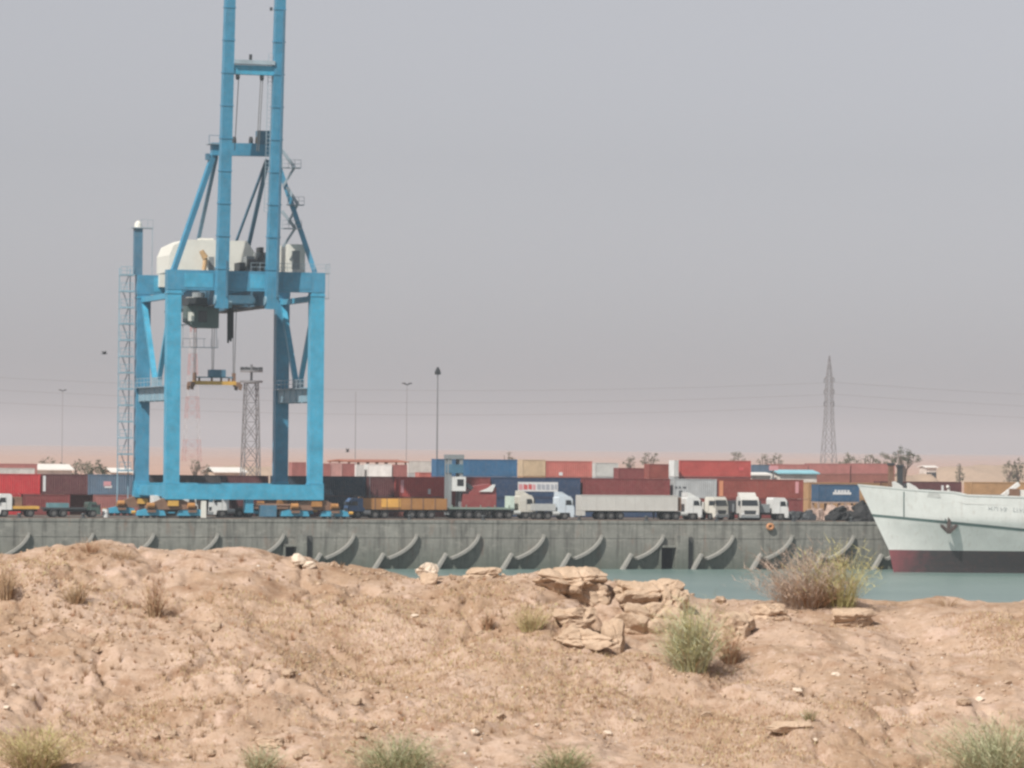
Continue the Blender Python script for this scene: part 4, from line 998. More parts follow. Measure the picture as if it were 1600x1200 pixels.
# deck gear
def on_deck(px, y): x = sx(px, TS + y); return x, ztop(x)
for px, lean in ((1405, -0.5), (1428, -1.1)):
    x, z = on_deck(px, -2.1)
    MB().prism([(x - 0.7, z - 1.1), (x + 1.0 - lean * 0.6, z - 1.1), (x + 0.2, z + 0.35), (x - 0.55 + lean * 0.2, z + 0.85), (x - 0.9, z + 0.8)], -2.4, -1.8).build('fairlead', HW, ship)
x, z = on_deck(1417, -1.0); MB().box(x - 0.35, x + 0.35, -1.4, -0.6, z - 1.15, z + 0.75).build('mooring_bitt', DARK, ship)
wl = MB(); x, z = on_deck(1448, 0); wl.tube((x, -1.6, z - 0.4), (x, 1.6, z - 0.4), 0.6, n=14); wl.box(x - 0.8, x + 0.8, -0.4, 0.4, z - 1.15, z + 0.2); wl.build('windlass', DARK, ship)
x, z = on_deck(1482, 0.5); vp = MB(); vp.tube((x, 0.5, z - 1.1), (x, 0.5, z + 0.85), 0.2, n=10); vp.tube((x, 0.5, z + 0.85), (x - 0.25, 0.3, z + 1.0), 0.2, n=10); vp.build('deck_vent', TRAILER, ship)
x, z = on_deck(1562, 0.5); bmn = MB(); bmn.bar((x, 0.5, z - 0.3), (x + 2.6, 0.5, z + 1.55), 0.42, 0.5); bmn.build('derrick_boom', HW, ship)
MB().box(x + 1.2, x + 2.6, 0.2, 0.9, z - 1.15, z + 0.9).build('boom_rest', RUSTY, ship)
MB().box(x - 2.2, x + 0.2, -0.5, 1.5, z - 1.15, z + 0.12).build('hatch_end', GREYM, ship)
x, z = on_deck(1600, 0.5); MB().box(x - 0.6, x + 6, -4.5, 4.5, z - 1.15, z + 0.75).build('hatch_coaming', HW, ship)

# ================================================================== CONTAINERS
CH = 2.59; CWD = 2.44
def container_meshes(L):
    e = 0.10; pit = 0.28; k = int((L - 2 * e - 0.1) / pit); pit = (L - 2 * e) / k; dpt = 0.05
    body = MB()
    prof = []
    for i in range(k):
        x = -L / 2 + e + i * pit
        prof += [(x, dpt), (x + pit * 0.25, dpt), (x + pit * 0.5, 0.0), (x + pit * 0.75, 0.0)]
    prof.append((L / 2 - e, dpt))
    for sg, yb in ((-1, -CWD / 2 + 0.03), (1, CWD / 2 - 0.03)):
        vs = []
        for x, d in prof: vs += [(x, yb - sg * d, 0.14), (x, yb - sg * d, CH - 0.08)]
        body.add(vs, [(2 * i, 2 * i + 2, 2 * i + 3, 2 * i + 1) for i in range(len(prof) - 1)])
    body.box(-L / 2 + 0.06, L / 2 - 0.06, -CWD / 2 + 0.1, CWD / 2 - 0.1, 0.12, CH - 0.05)
    fr_ = MB()
    for x in (-L / 2 + 0.085, L / 2 - 0.085):
        for y in (-CWD / 2 + 0.085, CWD / 2 - 0.085):
            fr_.box(x - 0.08, x + 0.08, y - 0.08, y + 0.08, 0.12, CH - 0.12)
            for z in (0.0, CH - 0.12): fr_.box(x - 0.085, x + 0.085, y - 0.085, y + 0.085, z, z + 0.12)
        for z in (0.02, CH - 0.12): fr_.box(x - 0.06, x + 0.06, -CWD / 2 + 0.17, CWD / 2 - 0.17, z, z + 0.1)
    for y in (-CWD / 2 + 0.05, CWD / 2 - 0.05):
        for z in (0.02, CH - 0.1): fr_.box(-L / 2 + 0.17, L / 2 - 0.17, y - 0.045, y + 0.045, z, z + 0.09)
    door = MB().box(-0.03, 0.03, 0.02, CWD / 2 - 0.18, 0.14, CH - 0.14)
    for yy in (0.3, 0.8): door.tube((0.05, yy, 0.1), (0.05, yy, CH - 0.1), 0.03, n=6)
    return body, fr_, door
CM = {}
def cmesh(L, c):
    if (L, c) not in CM:
        b_, f_, d_ = container_meshes(L); m = cmat(c)
        CM[(L, c)] = (b_.mesh('container_walls', m), f_.mesh('frame', m), d_.mesh('door', m))
    return CM[(L, c)]
GROUP = 'shipping containers stacked in the yard'
def container(s, t, z, L, c, label, hsc=1.0, lsc=1.0, print_=(), name='shipping_container'):
    """s: left end along the quay; t: front face; z: base"""
    o = thing(name, label, 'container', Q(s + L * lsc / 2, t + CWD / 2, z), TH, GROUP)
    o.scale = (lsc, 1, hsc); b_, f_, d_ = cmesh(L, c)
    link('wall', b_, o); link('frame', f_, o)
    link('door', d_, o, (L / 2 - 0.03, 0, 0)); dd = link('door', d_, o, (L / 2 - 0.03, 0, 0)); dd.scale = (1, -1, 1)
    for (pn, mt_, x0, x1, z0, z1) in print_:      # flat print on the camera-facing wall, fractions of length and height
        MB().add([(-L / 2 + x0 * L, -CWD / 2 + 0.018, z0 * CH), (-L / 2 + x1 * L, -CWD / 2 + 0.018, z0 * CH), (-L / 2 + x1 * L, -CWD / 2 + 0.018, z1 * CH), (-L / 2 + x0 * L, -CWD / 2 + 0.018, z1 * CH)], [(0, 1, 2, 3)]).build(pn, mt_, o)
    return o
PW = plain('print_white', (0.66, 0.66, 0.66), 0.6); PR = plain('print_red', (0.55, 0.10, 0.10), 0.6); PG = plain('print_grey', (0.36, 0.38, 0.42), 0.6); PP = plain('print_pink', (0.62, 0.30, 0.32), 0.6)
PO = plain('print_orange', (0.62, 0.26, 0.14), 0.6); PD = plain('print_dark', (0.10, 0.11, 0.12), 0.6)
TA = 25.0; Z1 = DECK; Z2 = DECK + CH + 0.01
LF, LT = 12.19, 6.06
def logo_bars(x0, x1, z0, z1, mats, k, seed):
    """a run of blurred print marks"""
    r_ = random.Random(seed); out = []; w_ = (x1 - x0) / k
    for i in range(k):
        out.append(('print_mark', mats[int(i * len(mats) / k)], x0 + i * w_, x0 + (i + 0.45 + r_.random() * 0.4) * w_, z0 + r_.random() * 0.1 * (z1 - z0), z1 - r_.random() * 0.2 * (z1 - z0)))
    return out
def rowA(px0, L, c, tier, label, t=TA, right=None, hsc=1.0, **k):
    lsc = 1.0
    s = s_of(px0, t) if right is None else s_of(right, t) - L
    return container(s, t, Z2 if tier == 2 else Z1, L, c, label, hsc, **k)
hz = [(x0, x1) for x0, x1 in ((0, 1),)]
# upper tier of the front row, from the left
rowA(0, LF, 'red', 2, 'bright red container in the upper tier at the left edge', right=63)
rowA(65, LT, 'darkmaroon', 2, 'maroon container with a white vertical mark, next to the bright red one', print_=[('print_mark', PW, 0.02, 0.085, 0.15, 0.92)])
rowA(137, LT, 'greyblue', 2, 'faded grey-blue container with a small pink mark left of the crane', print_=[('print_mark', PP, 0.34, 0.5, 0.42, 0.66), ('print_mark', PW, 0.36, 0.52, 0.34, 0.46)])
rowA(208, LF, 'dark', 2, 'dark container showing just above the crane\'s bottom beam, left half')
rowA(348, LT, 'darkmaroon', 2, 'dark brown container showing just above the crane\'s bottom beam, right half')
rowA(0, LF, 'darknavy', 2, 'dark navy container right of the crane\'s right leg', right=571)
rowA(573, LT, 'darkmaroon', 2, 'dark maroon container between the navy one and the red one')
rowA(624, LT, 'brick', 2, 'red container with a white diagonal mark left of the container stacker', t=22.3, print_=[('print_mark', PP, 0.03, 0.10, 0.2, 0.85), ('print_mark', PW, 0.64, 0.70, 0.15, 0.4)])
rowA(697, LT, 'maroon', 2, 'maroon container behind the container stacker')
rowA(769, LF, 'navy', 2, 'navy container with a long white printed panel above the white trucks', print_=[('print_panel', PW, 0.29, 0.745, 0.3, 0.78)])
rowA(911, LF, 'maroon', 2, 'deep red container above the long white trailer')
rowA(1053, LT, 'grey', 2, 'pale grey short container with dark marks at its left', print_=logo_bars(0.03, 0.3, 0.5, 0.62, [PD], 3, 4) + [('print_mark', PD, 0.12, 0.2, 0.1, 0.4)])
rowA(1122, LF, 'rustred', 2, 'brownish red container with an orange upright mark above the parked lorries', print_=[('print_mark', PO, 0.01, 0.06, 0.12, 0.92), ('print_mark', PP, 0.905, 0.945, 0.3, 0.9)])
# the printed panel's marks stand on the panel
nv = [o for o in COL.objects if o.get('label', '').startswith('navy container with a long')][0]
for i, (mt_, x0, x1) in enumerate(((PP, 0.30, 0.345), (PR, 0.355, 0.40), (PR, 0.41, 0.45), (PP, 0.46, 0.49), (PG, 0.51, 0.55), (PG, 0.56, 0.60), (PG, 0.61, 0.65), (PG, 0.665, 0.70), (PG, 0.71, 0.735))):
    MB().add([(-LF / 2 + x * LF, -CWD / 2 + 0.012, z * CH) for x, z in ((x0, 0.38 + 0.02 * (i % 3)), (x1, 0.38), (x1, 0.66 - 0.03 * (i % 2)), (x0, 0.68))], [(0, 1, 2, 3)]).build('print_mark', mt_, nv)
# lower tier
rowA(0, LF, 'red', 1, 'red container in the lower tier at the left edge', right=33)
rowA(36, LT, 'maroon', 1, 'dull maroon container in the lower tier behind the dark green lorry')
rowA(105, LT, 'brown', 1, 'brown container in the lower tier behind the dark green lorry\'s cab', t=27.6)
rowA(146, LT, 'fadedpink', 1, 'faded pink container in the lower tier under the grey-blue one')
rowA(216, LF, 'dark', 1, 'dark container in the lower tier behind the crane\'s left corner')
rowA(358, LF, 'darkmaroon', 1, 'dark brown container in the lower tier behind the crane\'s right corner')
rowA(503, LT, 'darknavy', 1, 'dark navy container in the lower tier right of the crane')
rowA(573, LT, 'darkmaroon', 1, 'dark maroon container in the lower tier behind the orange flat trailer')
rowA(624, LT, 'brown', 1, 'brown container under the red one with the white diagonal mark', t=22.3)
rowA(697, LT, 'maroon', 1, 'dull red container at the foot of the container stacker')
rowA(769, LF, 'navy', 1, 'navy container in the lower tier behind the two white lorry cabs')
rowA(911, LF, 'navy', 1, 'dark blue container hidden behind the long white trailer')
rowA(1053, LT, 'rustred', 1, 'orange-red container between the trailer\'s cab and the next white lorry')
rowA(1122, LF, 'maroon', 1, 'dark red container behind the parked white lorries')
# right of the lorries, by the ship
tB = 36.0
container(s_of(1263, tB), tB, DECK, LF, 'tan', 'tan container in the lower tier behind the blue one with white print', 0.95)
container(s_of(1263, tB), tB, DECK + CH * 0.95 + 0.01, LF, 'tan', 'tan container above and behind the blue one with white print', 0.88)
container(s_of(1400, tB), tB, DECK, LF, 'dark', 'dark container in the lower tier behind the ship\'s bow', 0.95)
container(s_of(1374, tB) + 0.1, tB, DECK + CH * 0.95 + 0.01, LF, 'darkmaroon', 'dark maroon container showing above the ship\'s bow', 0.97, print_=[('print_mark', PW, 0.75, 0.78, 0.3, 0.8)])
container(s_of(1517, tB), tB, DECK + CH * 0.95 + 0.01, LF, 'tan', 'tan container showing above the ship\'s deck at the right edge', 0.97)
container(s_of(1530, tB), tB, DECK, LF, 'brown', 'brown container in the lower tier hidden behind the ship', 0.95)
zz = at_t(1300, 784, 28)[1]
container(s_of(1278, 28), 28, zz, LT, 'midblue', 'blue container with white print next to the ship\'s bow', (at_t(1300, 757, 28)[1] - zz) / CH, print_=[('print_mark', PW, 0.36, 0.80, 0.42, 0.56)] + logo_bars(0.4, 0.78, 0.56, 0.7, [PW], 5, 9))
fr0 = thing('flat_rack', 'low pinkish flat rack under the blue container by the ship', 'flat rack', Q(s_of(1278, 28) + LT / 2, 28 + CWD / 2, DECK), TH)
fm = paint('rack_pinkish', (0.40, 0.29, 0.24), 0.8)
MB().box(-LT / 2, LT / 2, -CWD / 2, CWD / 2, 0, 0.5).build('base', fm, fr0)
for x in (-LT / 2 + 0.15, -1, 1, LT / 2 - 0.15):
    for y in (-CWD / 2 + 0.12, CWD / 2 - 0.12): MB().box(x - 0.15, x + 0.15, y - 0.1, y + 0.1, 0.5, zz - DECK - 0.2).build('post', fm, fr0)
MB().box(-LT / 2, LT / 2, -CWD / 2, CWD / 2, zz - DECK - 0.2, zz - DECK - 0.005).build('top_frame', fm, fr0)

CWORD = {'midblue': 'dull blue', 'fadedpink': 'pinkish', 'palegrey': 'pale grey', 'pale_pink': 'pale pink', 'rustred': 'rusty red', 'darkmaroon': 'dark maroon', 'greyblue': 'grey-blue'}
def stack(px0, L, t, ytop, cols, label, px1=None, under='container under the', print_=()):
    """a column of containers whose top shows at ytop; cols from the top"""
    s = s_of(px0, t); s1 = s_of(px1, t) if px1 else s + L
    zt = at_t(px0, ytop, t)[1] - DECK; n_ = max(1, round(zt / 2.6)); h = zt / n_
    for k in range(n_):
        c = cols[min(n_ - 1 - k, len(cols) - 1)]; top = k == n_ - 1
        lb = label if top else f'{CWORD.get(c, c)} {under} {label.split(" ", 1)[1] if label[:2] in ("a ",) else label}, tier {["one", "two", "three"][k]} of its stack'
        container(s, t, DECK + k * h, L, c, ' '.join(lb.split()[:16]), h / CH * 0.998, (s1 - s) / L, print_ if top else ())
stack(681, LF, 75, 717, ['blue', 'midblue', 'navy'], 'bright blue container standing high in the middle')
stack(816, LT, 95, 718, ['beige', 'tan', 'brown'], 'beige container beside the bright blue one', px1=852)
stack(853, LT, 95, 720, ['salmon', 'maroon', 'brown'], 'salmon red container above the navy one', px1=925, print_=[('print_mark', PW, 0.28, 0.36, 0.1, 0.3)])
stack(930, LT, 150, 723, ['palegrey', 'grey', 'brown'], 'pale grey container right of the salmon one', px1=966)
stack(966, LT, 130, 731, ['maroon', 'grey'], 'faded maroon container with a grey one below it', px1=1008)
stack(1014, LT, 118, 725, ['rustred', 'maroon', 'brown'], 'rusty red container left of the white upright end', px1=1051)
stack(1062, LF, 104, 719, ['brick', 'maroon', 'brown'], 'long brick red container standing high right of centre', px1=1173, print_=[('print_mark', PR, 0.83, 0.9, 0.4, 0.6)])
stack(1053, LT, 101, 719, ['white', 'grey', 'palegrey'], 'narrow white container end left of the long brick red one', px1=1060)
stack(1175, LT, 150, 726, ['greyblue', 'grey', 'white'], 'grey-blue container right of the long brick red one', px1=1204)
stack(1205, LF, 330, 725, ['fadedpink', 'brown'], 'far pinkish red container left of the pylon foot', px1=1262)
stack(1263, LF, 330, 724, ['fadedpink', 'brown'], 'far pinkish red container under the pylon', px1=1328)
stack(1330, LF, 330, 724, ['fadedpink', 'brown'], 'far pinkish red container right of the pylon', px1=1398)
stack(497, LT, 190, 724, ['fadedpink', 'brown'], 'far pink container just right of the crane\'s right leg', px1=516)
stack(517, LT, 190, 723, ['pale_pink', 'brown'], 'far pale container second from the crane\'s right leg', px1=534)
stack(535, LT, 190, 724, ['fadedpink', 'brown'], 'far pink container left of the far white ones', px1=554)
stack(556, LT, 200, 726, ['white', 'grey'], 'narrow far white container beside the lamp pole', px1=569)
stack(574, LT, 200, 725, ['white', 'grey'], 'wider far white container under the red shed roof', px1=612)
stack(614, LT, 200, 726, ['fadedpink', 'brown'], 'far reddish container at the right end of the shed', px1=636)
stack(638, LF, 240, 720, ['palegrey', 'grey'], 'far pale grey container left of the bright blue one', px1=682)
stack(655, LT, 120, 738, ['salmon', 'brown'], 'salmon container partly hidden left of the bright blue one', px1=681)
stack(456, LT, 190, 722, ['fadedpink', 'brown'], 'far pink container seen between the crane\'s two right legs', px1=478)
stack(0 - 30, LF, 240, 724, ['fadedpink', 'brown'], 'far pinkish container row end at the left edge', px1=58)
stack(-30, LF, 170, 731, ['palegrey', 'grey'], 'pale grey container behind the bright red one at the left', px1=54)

# ================================================================== LORRIES
tyre = MB(); prof = [(0.28, -0.15), (0.46, -0.16), (0.51, -0.10), (0.51, 0.10), (0.46, 0.16), (0.28, 0.15)]; NS = 18
vs = [(r_ * math.cos(2 * math.pi * i / NS), y, r_ * math.sin(2 * math.pi * i / NS)) for i in range(NS) for r_, y in prof]; kk = len(prof)
tyre.add(vs, [(i * kk + j, i * kk + (j + 1) % kk, ((i + 1) % NS) * kk + (j + 1) % kk, ((i + 1) % NS) * kk + j) for i in range(NS) for j in range(kk)])
TY = tyre.mesh('tyre', TYRE); rm = MB(); rm.tube((0, -0.10, 0), (0, 0.10, 0), 0.285, n=14); rm.tube((0, -0.17, 0), (0, 0.17, 0), 0.11, n=10); RMm = rm.mesh('rim', RIM)
def wheel(par, x, y):
    w_ = link('wheel', TY, par, (x, y, 0.51)); link('rim', RMm, w_)
def cab(par, x0, L, H, mat, W=2.45, slope=0.25, fairing=True, z0=0.55):
    """cab whose nose points to +x, rear wall at x0"""
    x1 = x0 + L
    cb = MB().prism([(x0, z0 + 0.35), (x0, z0 + H - 0.25), (x0 + 0.15, z0 + H), (x1 - 0.55, z0 + H), (x1 - slope, z0 + H - 0.35), (x1 - 0.04, z0 + H * 0.52), (x1, z0 + 0.7), (x1, z0 - 0.2), (x1 - 0.45, z0 - 0.2), (x1 - 0.6, z0 + 0.35)], -W / 2, W / 2).build('cab', mat, par)
    for sg in (-1, 1):
        y = sg * (W / 2 + 0.012)
        MB().add([(x1 - 0.62, y, z0 + H * 0.54), (x1 - 0.30, y, z0 + H * 0.54), (x1 - 0.48, y, z0 + H * 0.80), (x1 - 0.62 - 0.5, y, z0 + H * 0.80), (x1 - 1.15, y, z0 + H * 0.54)], [(0, 1, 2, 3, 4)]).build('side_window', GLASS, cb)
        MB().bar((x1 - 1.2, y, z0 + 0.3), (x1 - 1.2, y, z0 + H * 0.84), 0.03).build('door_seam', GREYM, cb)
        MB().box(x1 - 0.25, x1 - 0.1, sg * (W / 2 + 0.02), sg * (W / 2 + 0.28), z0 + H * 0.55, z0 + H * 0.80).build('mirror', DARK, cb)
    a0, a1 = x1 - 0.035, x1 - slope - 0.0
    MB().add([(x1 - 0.03 + 0.012, -W / 2 + 0.12, z0 + H * 0.54), (x1 - 0.03 + 0.012, W / 2 - 0.12, z0 + H * 0.54), (x1 - slope + 0.02, W / 2 - 0.2, z0 + H - 0.42), (x1 - slope + 0.02, -W / 2 + 0.2, z0 + H - 0.42)], [(0, 1, 2, 3)]).build('windscreen', GLASS, cb)
    MB().box(x1 + 0.002, x1 + 0.03, -0.8, 0.8, z0 + 0.25, z0 + 0.75).build('grille', DARK, cb)
    MB().box(x1 - 0.1, x1 + 0.10, -W / 2, W / 2, z0 - 0.2, z0 + 0.12).build('bumper', GREYM, cb)
    for y in (-0.95, 0.95): MB().box(x1 + 0.035, x1 + 0.06, y - 0.18, y + 0.18, z0 + 0.2, z0 + 0.42).build('headlight', PW, cb)
    if fairing: MB().prism([(x0 + 0.1, z0 + H), (x0 + 0.1, z0 + H + 0.55), (x0 + 0.45, z0 + H + 0.55), (x1 - 0.75, z0 + H)], -W / 2 + 0.12, W / 2 - 0.12).build('roof_fairing', mat, cb)
    return cb
def tractor(par, nose, mat, H=2.5, fairing=True, wb=3.5, tank=True):
    x0 = nose - 2.1
    cab(par, x0, 2.1, H, mat, fairing=fairing)
    MB().box(x0 - 3.4, nose - 0.6, -0.42, 0.42, 0.72, 0.98).build('chassis', DARK, par)
    for y in (-1.05, 1.05): wheel(par, nose - 1.25, y)
    for x in (x0 - 1.4, x0 - 2.65):
        for y in (-1.02, 1.02): wheel(par, x, y)
    for y in (-1.0, 1.0):
        if tank: MB().tube((x0 - 0.75, y, 0.78), (x0 + 0.15, y, 0.78), 0.3, n=12).build('fuel_tank', TANK, par)
        MB().box(x0 - 3.3, x0 - 0.9, y - 0.28, y + 0.28, 1.08, 1.12).build('mudguard', DARK, par)
    MB().tube((x0 - 1.95, 0, 0.98), (x0 - 1.95, 0, 1.14), 0.5, n=14).build('coupling', DARK, par)
    return x0
def trailer_gear(par, xr, n_ax=3, front=None):
    for k in range(n_ax):
        for y in (-1.02, 1.02): wheel(par, xr + 1.1 + k * 1.3, y)
    if front:
        for y in (-0.7, 0.7): MB().bar((front, y, 0.1), (front, y, 1.15), 0.14).build('landing_leg', DARK, par)
def lorry(name, label, px, t, flip=False, rz=0.0, cat='truck', group='lorries parked on the quay'):
    return thing(name, label, cat, Q(s_of(px, t, 795), t, DECK + 0.004), TH + (math.pi if flip else 0) + rz, group)
TQ = 9.0
def m_of(pxa, pxb, t=TQ): return s_of(pxb, t, 795) - s_of(pxa, t, 795)
CREAM = paint('cab_cream', (0.60, 0.58, 0.52), 0.45, 0.1, 0.15, dust=0.25); PALEB = paint('cab_pale_blue', (0.55, 0.62, 0.68), 0.45, 0.1, 0.12, dust=0.18)
# long white box trailer with its white tractor, nose to the right
v1 = lorry('articulated_lorry', 'white lorry with a long plain white box trailer in the middle of the quay', 1092, TQ)
tractor(v1, 0, WHITE, 2.45)
Lb = m_of(904, 1054); xr = -m_of(904, 1092); xf = xr + Lb
bx_ = MB().box(xr, xf, -1.25, 1.25, 1.18, 3.12).build('box_body', TRAILER, v1)
for k in range(10): MB().box(xr + 0.6 + k * (Lb - 1.2) / 9 - 0.03, xr + 0.6 + k * (Lb - 1.2) / 9 + 0.03, -1.275, -1.251, 1.2, 3.1).build('side_rib', TRAILER, bx_)
for z in (1.16, 3.08): MB().box(xr - 0.01, xf + 0.01, -1.29, -1.252, z, z + 0.1).build('side_rail', TRAILER, bx_)
MB().box(xr + 0.2, xf - 0.1, -0.5, 0.5, 0.95, 1.17).build('trailer_chassis', DARK, v1); trailer_gear(v1, xr + 1.6, 3, xf - 2.6)
MB().box(xr, xr + 0.5, -1.25, 1.25, 0.5, 1.15).build('rear_skirt', TRAILER, v1)
MB().box(xf + 0.1, xf + 0.6, -0.9, 0.9, 1.15, 2.9).build('headboard_gear', RUSTY, v1)
# two white tractors left of it
v2 = lorry('tractor_unit', 'pale tractor unit without trailer just left of the long white trailer', 893, 6.5)
tractor(v2, 0, PALEB, 2.45)
MB().box(-5.2, -2.4, -0.9, 0.9, 1.15, 2.0).build('tank_box', TANK, v2)
v3 = lorry('articulated_lorry', 'white-cabbed lorry pulling an empty green flat trailer', 832, 12.0)
tractor(v3, 0, CREAM, 2.5)
Lt = m_of(690, 800, 12); xr = -m_of(690, 832, 12)
MG = paint('trailer_green', (0.20, 0.27, 0.23), 0.6, 0.2, 0.3)
MB().box(xr, xr + Lt, -1.22, 1.22, 1.2, 1.42).build('flat_bed', MG, v3); MB().box(xr + 0.3, xr + Lt - 0.3, -0.45, 0.45, 0.9, 1.2).build('trailer_chassis', DARK, v3)
MB().box(xr + Lt - 0.6, xr + Lt - 0.05, -1.2, 1.2, 1.42, 2.9).build('headboard', plain('pale_green_board', (0.52, 0.62, 0.55), 0.6), v3); trailer_gear(v3, xr + 0.9, 3, xr + Lt - 3.0)
for k in range(5): MB().box(xr + 1 + k * 1.9, xr + 1.1 + k * 1.9, -1.23, -1.10, 1.42, 1.75).build('stake', MG, v3)
# orange low-sided trailer, nose to the left
v4 = lorry('articulated_lorry', 'blue-cabbed lorry with a long orange low-sided trailer right of the crane', 541, 10.0, True)
MB_BLUE = paint('lorry_blue', (0.05, 0.12, 0.25), 0.45)
tractor(v4, 0, MB_BLUE, 2.0, False)
Lo = m_of(563, 694, 10); xr = -m_of(541, 694, 10)
MO2 = paint('trailer_orange', (0.36, 0.17, 0.05), 0.6, 0.2, 0.35)
MB().box(xr, xr + Lo, -1.22, 1.22, 1.15, 1.35).build('flat_bed', MO2, v4); MB().box(xr + 0.3, xr + Lo - 0.3, -0.45, 0.45, 0.85, 1.15).build('trailer_chassis', DARK, v4)
for k in range(7):
    w_ = Lo / 7
    for y in (-1.2, 1.2): MB().box(xr + k * w_ + 0.03, xr + (k + 1) * w_ - 0.03, y - 0.03, y + 0.03, 1.36, 2.55).build('side_board', MO2, v4)
    MB().box(xr + k * w_ - 0.05, xr + k * w_ + 0.05, 1.24, 1.30, 1.15, 2.62).build('stake', RUSTY, v4)
MB().box(xr, xr + 0.06, -1.2, 1.2, 1.36, 2.5).build('tail_board', MO2, v4); MB().box(xr + Lo - 0.06, xr + Lo, -1.2, 1.2, 1.36, 2.7).build('headboard', MO2, v4)
ylx = -m_of(541, 622, 10); MB().box(ylx, ylx + m_of(592, 622, 10), 1.235, 1.29, 1.42, 2.5).build('yellow_tarpaulin', paint('tarp_yellow', (0.68, 0.36, 0.07), 0.7), v4)
trailer_gear(v4, xr + 0.9, 3, xr + Lo - 3)
# white lorry under the crane, nose to the left, dark flat trailer behind it
v5 = lorry('articulated_lorry', 'white-cabbed lorry with a dark flat trailer parked under the crane', 329, 13.0, True)
tractor(v5, 0, WHITE, 2.5, False)
Ld = m_of(375, 478, 13.0); xr = -m_of(329, 478, 13.0)
MB().box(xr, xr + Ld, -1.22, 1.22, 1.1, 1.35).build('flat_bed', RUSTY, v5); MB().box(xr + 0.3, xr + Ld - 0.3, -0.45, 0.45, 0.85, 1.1).build('trailer_chassis', DARK, v5); trailer_gear(v5, xr + 0.9, 3, xr + Ld - 3)
ld_ = MB(); 
for k in range(6): ld_.tube((xr + 1, -0.8 + 0.32 * k, 1.55), (xr + Ld - 1.4, -0.8 + 0.32 * k, 1.55), 0.15, n=8)
ld_.build('pipe_load', RUSTY, v5)
v6 = lorry('box_lorry', 'white box lorry half hidden behind the crane\'s left wheels', 306, 9.5)
cab(v6, -1.9, 1.9, 2.3, WHITE, fairing=False); MB().box(-5.6, -2.0, -1.15, 1.15, 1.05, 2.75).build('box_body', WHITE, v6); MB().box(-5.5, -0.5, -0.42, 0.42, 0.7, 1.03).build('chassis', DARK, v6)
for x in (-1.0, -4.4):
    for y in (-1, 1): wheel(v6, x, y)
# left: yellow flatbed and dark green lorry
v7 = lorry('flatbed_lorry', 'white-cabbed lorry with a yellow flat bed at the left edge', -8, 8.5, True)
cab(v7, -1.9, 1.9, 2.3, WHITE, fairing=False); MB().box(-5.2, -0.5, -0.42, 0.42, 0.7, 0.98).build('chassis', DARK, v7); MB().box(-5.3, -2.0, -1.2, 1.2, 1.0, 1.35).build('flat_bed', YELLOW, v7)
MB().box(-3.2, -2.1, -0.9, 0.9, 1.35, 2.5).build('generator_load', RUSTY, v7)
for x in (-1.0, -4.2):
    for y in (-1, 1): wheel(v7, x, y)
v8 = lorry('flatbed_lorry', 'dark green lorry with a teal load left of the crane', 154, 8.5)
GRN = paint('lorry_green', (0.035, 0.075, 0.065), 0.5)
cab(v8, -1.6, 1.6, 1.35, GRN, fairing=False, slope=0.35); MB().box(-6.9, -0.4, -0.42, 0.42, 0.7, 0.98).build('chassis', DARK, v8); MB().box(-7.0, -1.75, -1.15, 1.15, 0.98, 1.2).build('flat_bed', DARK, v8)
MB().box(-6.4, -3.9, -1.0, 1.0, 1.2, 1.75).build('teal_load', paint('teal_tarp', (0.10, 0.22, 0.25), 0.8), v8)
for x in (-0.9, -4.6, -5.8):
    for y in (-1, 1): wheel(v8, x, y)
dr = thing('drum', 'white drum standing at the nose of the dark green lorry', 'drum', Q(s_of(165, 8, 795), 8, DECK + 0.004))
q = MB(); q.tube((0, 0, 0), (0, 0, 1.05), 0.42, n=16); q.build('barrel', WHITE, dr); q = MB(); q.tube((0, 0, 0.5), (0, 0, 0.56), 0.44, n=16); q.tube((0, 0, 1.05), (0, 0, 1.09), 0.44, n=16); q.build('hoop', GREYM, dr)
# three white lorries parked at the right, nose on or turned
v9 = lorry('tipper_lorry', 'white lorry turned half towards the water, left of the nose-on lorry', 1128, 8.0, False, R(-62))
cab(v9, -1.9, 1.9, 2.45, CREAM, fairing=False); MB().box(-6.5, -0.5, -0.42, 0.42, 0.7, 1.0).build('chassis', DARK, v9); MB().box(-6.6, -2.1, -1.2, 1.2, 1.02, 2.3).build('tipper_body', TRAILER, v9)
v10 = lorry('tipper_lorry', 'white lorry facing the water nose-on between two other white lorries', 1172, 6.5, False, R(-92))
cab(v10, -1.9, 1.9, 2.5, TRAILER, W=2.5, fairing=True); MB().box(-6.5, -0.5, -0.42, 0.42, 0.7, 1.0).build('chassis', DARK, v10); MB().box(-6.6, -2.1, -1.2, 1.2, 1.02, 2.5).build('tipper_body', DARK, v10)
v11 = lorry('tipper_lorry', 'white lorry seen side-on at the right end of the row', 1227, 9.0)
cab(v11, -2.2, 2.2, 2.4, WHITE, fairing=False); MB().box(-6.8, -0.5, -0.42, 0.42, 0.7, 1.0).build('chassis', DARK, v11); MB().box(-6.9, -2.6, -1.2, 1.2, 1.02, 2.1).build('tipper_body', GREYM, v11)
for vv_ in (v9, v10, v11):
    for x in (-1.1, -4.2, -5.5):
        for y in (-1, 1): wheel(vv_, x, y)

